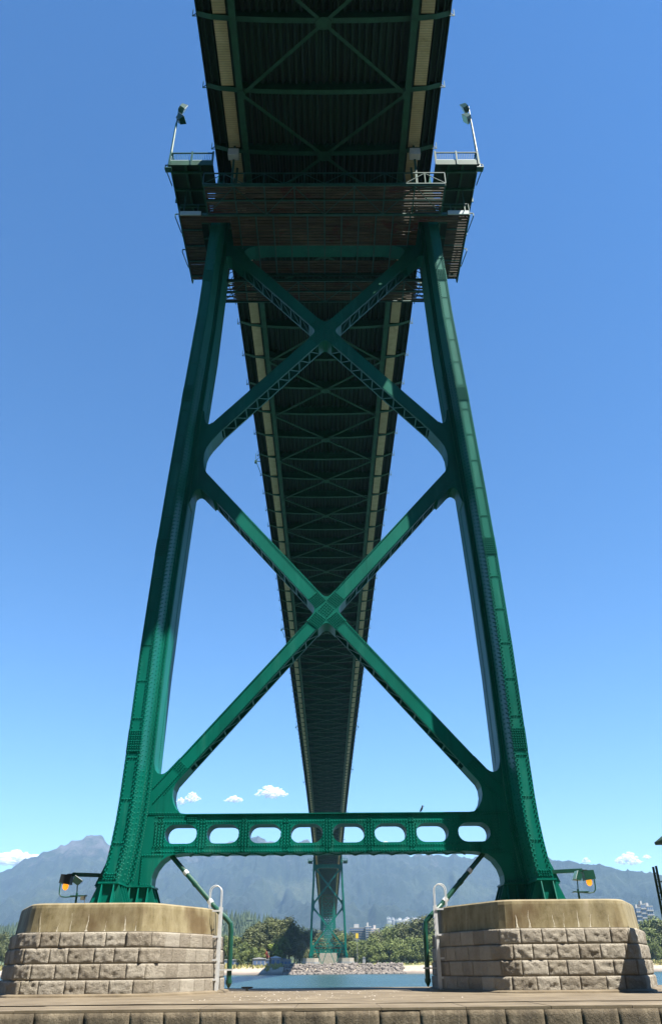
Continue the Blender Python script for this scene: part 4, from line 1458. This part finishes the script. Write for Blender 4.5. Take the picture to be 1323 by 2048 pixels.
# ------------------------------------------------------------------ riprap on the far shore
ico = bmesh.new()
bmesh.ops.create_icosphere(ico, subdivisions=1, radius=1)
iv = [v.co.copy() for v in ico.verts]
iff = [tuple(v.index for v in f.verts) for f in ico.faces]
ico.free()
V, F = [], []
for k in range(950):
    x = random.uniform(-27, 47)
    d = random.uniform(-3, 16)
    prom = 8 * sstep(-45, -20, x) * (1 - sstep(55, 90, x))
    y = shore(x) - prom + d
    z = ground_z(x, y)
    sz = random.uniform(.6, 1.6)
    sc3 = [sz * random.uniform(.7, 1.3) for _ in range(3)]
    n0 = len(V)
    ang = random.uniform(0, 6.28)
    for v in iv:
        q = 1 + .25 * noise.noise(v * 1.5 + Vector((k, 0, 0)))
        vx, vy, vz = v.x * sc3[0] * q, v.y * sc3[1] * q, v.z * sc3[2] * .75 * q
        V.append((x + vx * math.cos(ang) - vy * math.sin(ang), y + vx * math.sin(ang) + vy * math.cos(ang), z + vz + .15))
    F += [tuple(i + n0 for i in f) for f in iff]
b = MB(); b.v, b.f = V, F
tag(b.build('riprap', ROCK, fix=False), 'bank of broken grey rocks along the waterline at the far tower', 'rocks', kind='stuff')

# ------------------------------------------------------------------ trees on the far shore
def crown_mesh(name, mat, seed, lobes, leaf=.75, count=900, squash=1.0, low=.25):
    """leaf-clump faces spread through several lobes; unit height about 1"""
    rn = random.Random(seed)
    V, F = [], []
    cs = []
    for k in range(lobes):
        a = rn.uniform(0, 6.28)
        h = rn.uniform(low + .08, .9)
        rad = (.30 * math.sin(math.pi * min(1, (h - low + .12) / (1.06 - low))) + .04) * squash
        q = rn.uniform(.25, 1) * rad
        cs.append((q * math.cos(a), q * math.sin(a), h, rn.uniform(.10, .19)))
    for k in range(count):
        cx, cy, cz, rr = rn.choice(cs)
        u = Vector((rn.gauss(0, 1), rn.gauss(0, 1), rn.gauss(0, 1))).normalized()
        rad = rr * (rn.uniform(.45, 1) ** .5)
        p = Vector((cx, cy, cz)) + Vector((u.x * rad, u.y * rad, u.z * rad * .85))
        nn = (u + Vector((rn.uniform(-.6, .6), rn.uniform(-.6, .6), rn.uniform(-.2, .8)))).normalized()
        x = nn.orthogonal().normalized()
        y = nn.cross(x)
        s = leaf * rn.uniform(.5, 1.2)
        n0 = len(V)
        sh = rn.uniform(.5, 1.0)
        V += [tuple(p + x * s), tuple(p + y * s * sh + nn * s * .25), tuple(p - x * s), tuple(p - y * s * sh + nn * s * .2)]
        F.append((n0, n0 + 1, n0 + 2, n0 + 3))
    b = MB(); b.v, b.f = V, F
    return b.mesh(name, mat, fix=False)
def trunk_mesh(name, seed):
    rn = random.Random(seed)
    b = MB()
    b.tube([(0, 0, -.03), (.006, 0, .25), (.0, .01, .5), (.01, 0, .8)], [.024, .018, .012, .004], 7)
    for k in range(6):
        a = rn.uniform(0, 6.28); h = rn.uniform(.25, .6)
        b.tube([(0, 0, h), (.1 * math.cos(a), .1 * math.sin(a), h + .12), (.2 * math.cos(a), .2 * math.sin(a), h + .2)], [.009, .006, .002], 5)
    return b.mesh(name, BARK)
TR = [trunk_mesh('trunk', q) for q in (1, 2, 3)]
CRD = [crown_mesh('crown', LEAFD, 10 + q, 34, .024, 3200) for q in range(4)]
CRL = [crown_mesh('crown', LEAFL, 30 + q, 26, .028, 2400, 1.25, .08) for q in range(3)]
CRY = [crown_mesh('crown', LEAFY, 40, 18, .042, 1000, 1.3, .05)]
CRM = [crown_mesh('crown', m_, 50 + q, 32, .024, 3000, 1.05, .12) for q, m_ in enumerate((LEAFD, LEAFL, LEAFD))]
def px_to(x, Y): # image column to world X at distance Y near the horizon
    v = fw + r2 * ((x - 661.5) / 1560) - u2 * ((1900 - 1024) / 1560)
    return v.x / v.y * Y
def tree(name, x, y, h, crowns, label, group, cat='tree', wide=1.0):
    r = empty(name, (x, y, ground_z(x, y) - .1))
    rz = random.uniform(0, 6.28)
    tm = random.choice(TR)
    o = inst('trunk', tm, r, (0, 0, 0), (0, 0, rz), (h, h, h))
    wq = h * wide * random.uniform(.9, 1.15)
    o = inst('crown', random.choice(crowns), r, (0, 0, 0), (0, 0, rz), (wq, wq, h))
    tag(r, label, cat, group)
    return r
ORD = ['leftmost'] + ['%s from the left' % w_ for w_ in ('second third fourth fifth sixth seventh eighth ninth tenth eleventh twelfth thirteenth fourteenth fifteenth sixteenth seventeenth eighteenth nineteenth twentieth').split()]
def ordinal(k, n):
    return 'rightmost' if k == n - 1 else ORD[k]
def grove(spots, crowns, what, where, group, wide=1.0):
    spots = sorted(spots)
    for k, (px, Y, h) in enumerate(spots):
        tree('broadleaf_tree', px_to(px, Y), Y, h, crowns, '%s, %s %s' % (what, ordinal(k, len(spots)), where), group, wide=wide)
# dense dark grove left of the far tower
grove(((500, 640, 24), (514, 655, 27), (528, 650, 28), (541, 660, 30), (553, 648, 31), (566, 662, 32), (578, 652, 31), (589, 650, 23), (600, 668, 20),
                 (520, 632, 20), (546, 634, 22), (572, 636, 23), (594, 636, 16), (607, 640, 14)), CRD, 'tall dark tree', 'in the grove left of the far tower', 'dark grove left of far tower', wide=.95)
grove(((478, 640, 17), (462, 650, 19), (448, 640, 18), (489, 622, 14), (470, 618, 10), (497, 606, 10), (508, 602, 11), (484, 604, 9), (523, 620, 11)), CRL, 'low light green tree', 'behind the left beach', 'low trees behind the left beach')
tree('broadleaf_tree', px_to(547, 612), 612, 13.5, CRY, 'bright yellow-green round tree left of the far tower', None)
tree('broadleaf_tree', px_to(561, 618), 618, 19, CRM, 'olive oval tree just right of the bright yellow-green tree', None, wide=.85)
tree('red_shrub', px_to(527, 625), 625, 9.5, [crown_mesh('crown', simple('red_leaf', (0.22, 0.03, 0.02), .7, (0.3, 0.06, 0.03), .5), 77, 16, .045, 700, 1.4, .05)], 'dark red shrub beside the bright yellow-green tree', None, 'shrub')
# right of the tower
grove(((752, 640, 22), (766, 660, 24), (780, 650, 26), (792, 660, 27), (806, 650, 27), (818, 665, 28), (832, 660, 30), (846, 668, 31), (860, 660, 32), (875, 664, 32), (744, 632, 19)), CRM, 'tall green tree', 'in the wood right of the far tower', 'wood right of far tower', wide=1.0)
grove(((716, 622, 14), (728, 612, 12), (740, 604, 11), (754, 606, 13), (768, 608, 14), (782, 606, 15), (796, 610, 16), (810, 608, 14), (824, 612, 17), (838, 608, 15), (852, 610, 17), (866, 612, 18), (706, 640, 15), (722, 640, 17)), CRL, 'bushy light green tree', 'on the bank right of the far tower', 'bank trees right of far tower', wide=1.15)
grove(((1272, 640, 24), (1284, 620, 19), (1294, 650, 27), (1304, 625, 21), (1316, 645, 30), (1330, 630, 26), (1260, 650, 22), (1290, 606, 12), (1308, 604, 13), (1345, 640, 26)), CRL + CRM, 'green shore tree', 'beyond the right pier', 'trees beyond the right pier')
grove(((-20, 640, 20), (2, 660, 22), (14, 625, 17), (27, 650, 21), (38, 630, 15), (48, 660, 18), (8, 608, 11)), CRM + CRD, 'green shore tree', 'beyond the left pier', 'trees beyond the left pier')
grove(((610, 660, 22), (618, 690, 24), (632, 700, 24), (678, 700, 24), (690, 690, 22), (700, 670, 20)), CRM, 'shaded tree', 'behind the legs of the far tower', 'trees behind the far tower')

# low grass and scrub along the top of the beach
V, F = [], []
for k in range(5200):
    x = random.uniform(-230, 230)
    y = shore(x) + random.uniform(30, 60) if not -40 < x < 80 else shore(x) - 8 + random.uniform(17, 52)
    if abs(x) < 20 and 585 < y < 610: continue
    z = ground_z(x, y)
    h = random.uniform(.5, 1.9) * (1.0 if not -30 < x < 60 else .6)
    a = random.uniform(0, 6.28)
    n0 = len(V)
    V += [(x + .7 * math.cos(a), y + .7 * math.sin(a), z), (x - .7 * math.cos(a), y - .7 * math.sin(a), z), (x - .5 * math.cos(a + .5), y - .5 * math.sin(a + .5), z + h), (x + .5 * math.cos(a - .4), y + .5 * math.sin(a - .4), z + h * .8)]
    F.append((n0, n0 + 1, n0 + 2, n0 + 3))
b = MB(); b.v, b.f = V, F
tag(b.build('shore_grass', simple('dry_grass', (0.16, 0.17, 0.04), .9, (0.34, 0.28, 0.10), .2), fix=False), 'dry yellow-green grass and scrub along the top of the far beach', 'grass', kind='stuff')

# conifer forest on the foothills
V, F = [], []
cone = []
for k in range(4600):
    Y = random.uniform(1150, 2150)
    az = random.uniform(-.47, .0) if random.random() < .75 else random.uniform(0, .47)
    x = az * Y
    z = ground_z(x, Y)
    if z < 16 and random.random() < .3: continue
    h = random.uniform(15, 30)
    rr = h * random.uniform(.13, .2)
    n0 = len(V)
    sides = 7
    a0 = random.uniform(0, 6)
    for (b0, t0, r0) in ((.05, .5, 1.0), (.3, .75, .75), (.55, 1.0, .48)):
        n0 = len(V)
        for q in range(sides):
            rj = rr * r0 * random.uniform(.7, 1.25)
            V.append((x + rj * math.cos(a0 + q * 6.283 / sides), Y + rj * math.sin(a0 + q * 6.283 / sides), z + h * (b0 + random.uniform(-.03, .03))))
        V.append((x + random.uniform(-.3, .3), Y, z + h * t0))
        F += [(n0 + q, n0 + (q + 1) % sides, n0 + sides) for q in range(sides)]
b = MB(); b.v, b.f = V, F
tag(b.build('conifer_forest', CONIF, fix=False), 'dark conifer forest covering the low hill below the mountains', 'forest', kind='stuff')

# ------------------------------------------------------------------ buildings on the far shore
def tower_block(name, cx, cy, z0, wx, wy, h, floors, bays, wallm, glassm, label, roofbox=True):
    r = empty(name, (cx, cy, z0))
    o = MB().box(-wx / 2, wx / 2, -wy / 2, wy / 2, 0, h).build('wall', wallm, r)
    fh = h / floors
    bw = wx / bays
    wm = MB().box(-bw * .36, bw * .36, -.25, 0, 0, fh * .55).mesh('window', glassm)
    sm_ = MB().box(-wx / 2 - .3, wx / 2 + .3, -1.3, -.01, 0, .5).mesh('balcony_slab', wallm)
    for f_ in range(floors):
        for k in range(bays):
            inst('window', wm, r, (-wx / 2 + (k + .5) * bw, -wy / 2, f_ * fh + fh * .3))
        inst('balcony_slab', sm_, r, (0, -wy / 2, f_ * fh + .1))
    if roofbox:
        MB().box(-wx * .22, wx * .1, -wy * .2, wy * .3, h + .01, h + 5).build('roof_plant', WHITEW, r)
    MB().box(-wx / 2 - .4, wx / 2 + .4, -wy / 2 - .4, wy / 2 + .4, h, h + .9).build('parapet', wallm, r)
    tag(r, label, 'building')
YB = 1100
def gz(x, y): return ground_z(x, y) - .5
def pz(py, Y):
    v = fw - u2 * ((py - 1024) / 1560)
    return EYE + v.z / v.y * Y
x0, x1 = px_to(700, YB), px_to(730, YB)
tower_block('apartment_tower', (x0 + x1) / 2, YB, 6, x1 - x0, 18, pz(1858, YB) - 6, 16, 7, GREYW, BLUEW, 'grey apartment tower with blue glass front right of the far tower')
x0, x1 = px_to(731, YB - 10), px_to(742, YB - 10)
tower_block('apartment_tower', (x0 + x1) / 2, YB - 10, 6, x1 - x0, 20, pz(1856, YB) - 6, 16, 2, WHITEW, BLUEW, 'slim white apartment tower joined to the right of the grey one')
x0, x1 = px_to(743, YB + 30), px_to(758, YB + 30)
tower_block('apartment_tower', (x0 + x1) / 2, YB + 30, 6, x1 - x0, 18, pz(1860, YB + 30) - 6, 16, 4, simple('pink_wall', (0.62, 0.5, 0.45), .7), BLUEW, 'pinkish apartment tower rising behind the trees right of the white one')
YB = 1250
for (pa, pb, py, lab, mt) in ((1281, 1291, 1822, 'white apartment block left of the three beyond the right pier', WHITEW), (1292, 1302, 1815, 'tallest white apartment block beyond the right pier', WHITEW), (1303, 1316, 1819, 'broad white apartment block at the right beyond the beacon house ladder', WHITEW), (1271, 1279, 1824, 'low blue-grey block beyond the right pier', BLUEW)):
    x0, x1 = px_to(pa, YB), px_to(pb, YB)
    tower_block('apartment_block', (x0 + x1) / 2, YB, 8, x1 - x0, 16, pz(py, YB) - 8, 12, 3, mt, BLUEW, lab, mt is WHITEW)

def shed(name, cx, cy, wx, wy, h, roofh, wallm, roofm, label, doors=2):
    z0 = ground_z(cx, cy) - .3
    r = empty(name, (cx, cy, z0))
    MB().box(-wx / 2, wx / 2, -wy / 2, wy / 2, 0, h).build('wall', wallm, r)
    P = [(-wx / 2 - .4, h + .002), (wx / 2 + .4, h + .002), (wx / 2 + .3, h + .25), (0, h + roofh), (-wx / 2 - .3, h + .25)]
    MB().prism(P, 'y', -wy / 2 - .4, wy / 2 + .4).build('roof', roofm, r)
    for k in range(doors):
        x = -wx / 2 + (k + .5) * wx / doors
        MB().box(x - .9, x + .9, -wy / 2 - .06, -wy / 2 - .002, .6, h * .75).build('window', BLUEW, r)
    tag(r, label, 'shed')
shed('shed', px_to(519, 600), 600, 8, 6, 4.2, 1.0, GREYW, WHITEW, 'small pale grey shed on the shore below the dark red shrub', 3)
shed('shed', px_to(531, 602), 602, 6, 5, 3.6, .6, WHITEW, GREYW, 'white hut right next to the pale grey shed', 2)
shed('shed', px_to(552, 604), 604, 6.5, 6, 4.6, 1.2, GREYW, simple('blue_roof', (0.35, 0.42, 0.5), .6), 'blue-grey shed below the bright yellow-green tree', 2)
shed('shed', px_to(572, 606), 606, 7, 5, 3.4, .8, GREYW, GREYR, 'low grey shed in the bridge shadow left of the far pier', 3)
shed('trailer', px_to(462, 606), 606, 14, 4, 3.6, .5, WHITEW, WHITEW, 'long white trailer on the shore behind the left drain pipe', 4)
shed('house', px_to(560, 640), 640, 9, 8, 7, 3, simple('tan_wall', (0.5, 0.4, 0.3), .8), REDR, 'red-roofed house half hidden by the trees left of the far tower', 3)
o = MB().box(-.9, .9, -.9, .9, 0, 4.2).prism([(-1.1, 4.2), (1.1, 4.2), (0, 5.0)], 'y', -1.1, 1.1).build('concrete_marker', GREYW)
o.location = (px_to(727, 590), 590, ground_z(px_to(727, 590), 590) - .2)
tag(o, 'short grey concrete marker post right of the far pier', 'marker')
r = MB().tube([(0, 0, 0), (0, 0, 17)], [.16, .1], 8).build('light_mast', GREYW, None, False, True, (px_to(714, 600), 600, ground_z(px_to(714, 600), 600)))
MB().box(-.9, .9, -.2, .2, 15.6, 18.6).build('yellow_sign', YELLOW, r)
tag(r, 'tall mast with yellow board right of the far tower', 'mast')
# hillside houses above the right wood
HW = MB().box(-7, 7, -5, 5, 0, 8).mesh('house', simple('house_wall', (0.6, 0.55, 0.5), .8))
HR = MB().prism([(-8, 8.01), (8, 8.01), (0, 12)], 'y', -5.5, 5.5).mesh('roof', GREYR)
for k in range(20):
    px = 778 + k * 4.0 + random.uniform(-1.2, 1.2)
    Y = 3900 + random.uniform(-60, 60)
    r = inst('hillside_house', HW, None, (px_to(px, Y), Y, pz(1846 - random.uniform(0, 7), Y)), (0, 0, random.uniform(-.4, .4)))
    inst('roof', HR, r)
    MB().box(-6.9, 6.9, -4.9, 4.9, -60, -.01).build('footing', GREYW, r)
    tag(r, 'tiny pale hillside house, %s in the row above the right wood' % ordinal(k, 20), 'house', 'hillside houses')

# ------------------------------------------------------------------ clouds beyond the mountains
m, t, b = newmat('cloud')
b.inputs['Base Color'].default_value = (0.95, 0.95, 0.95, 1)
b.inputs['Roughness'].default_value = 1.0
b.inputs['Specular IOR Level'].default_value = 0.0
tl = t.nodes.new('ShaderNodeBsdfTranslucent'); tl.inputs[0].default_value = (0.95, 0.95, 0.95, 1)
mx = t.nodes.new('ShaderNodeMixShader'); mx.inputs[0].default_value = 0.4
t.links.new(b.outputs[0], mx.inputs[1]); t.links.new(tl.outputs[0], mx.inputs[2])
tr_ = t.nodes.new('ShaderNodeBsdfTransparent')
mx2 = t.nodes.new('ShaderNodeMixShader'); mx2.inputs[0].default_value = 0.32
t.links.new(tr_.outputs[0], mx2.inputs[1]); t.links.new(mx.outputs[0], mx2.inputs[2])
t.links.new(mx2.outputs[0], t.nodes['Material Output'].inputs['Surface'])
CLOUD = m
DC = 12500
bm = bmesh.new()
bmesh.ops.create_icosphere(bm, subdivisions=2, radius=1.0)
CV = [v.co.copy() for v in bm.verts]; CF = [tuple(v.index for v in f.verts) for f in bm.faces]
bm.free()
for k, (px, py, wpx, hpx, lab) in enumerate(((385, 1596, 34, 26, 'small white cloud just right of the left gusset above the crossbeam'), (362, 1604, 22, 18, 'cloud scrap touching the left gusset'),
        (468, 1600, 40, 18, 'flat small white cloud, middle of three above the crossbeam'), (543, 1586, 70, 32, 'largest puffy white cloud left of the hanging deck'),
        (28, 1718, 140, 40, 'bright cloud bank behind the left mountain'), (1255, 1721, 56, 34, 'white puffy cloud above the right ridge'), (1171, 1722, 18, 16, 'tiny white cloud peeping over the right ridge'),
        (1292, 1714, 18, 12, 'faint cloud wisp right of the puffy cloud on the right'), (815, 1704, 34, 18, 'white cloud peeping over the ridge below the crossbeam'), (940, 1704, 44, 16, 'white cloud low behind the ridge near the right knee'),
        (772, 1688, 26, 12, 'small cloud seen through the sixth slot of the crossbeam'))):
    v = fw + r2 * ((px - 661.5) / 1560) - u2 * ((py - 1024) / 1560)
    loc = Vector((0, 0, EYE)) + v * (DC / v.y)
    sc_ = DC / v.y / 1560
    rn = random.Random(100 + k)
    b = MB()
    for q in range(110):
        a, rr = rn.uniform(0, 6.283), rn.uniform(0, 1) ** .6
        cx_, cy_ = rr * math.cos(a), rn.uniform(-.5, .5) * (1 - rr * .5)
        env = (1 - abs(cx_) ** 1.6)
        cz_ = rn.uniform(-.35, .9) * env - .15
        rad = rn.uniform(.06, .24) * (1.05 - .65 * rr)
        vs = []
        for c in CV:
            d_ = 1 + .35 * noise.noise(c * 1.8 + Vector((q * 3.1, k * 7, 0)))
            vs.append((cx_ + c.x * rad * d_, cy_ + c.y * rad * d_, cz_ + c.z * rad * d_ * 1.25))
        b.add(vs, CF)
    o = b.build('cloud', CLOUD, None, True, False)
    o.location = loc
    o.scale = (wpx * sc_ * .5, wpx * sc_ * .4, hpx * sc_ * .5)
    tag(o, lab, 'cloud', 'fair weather clouds')
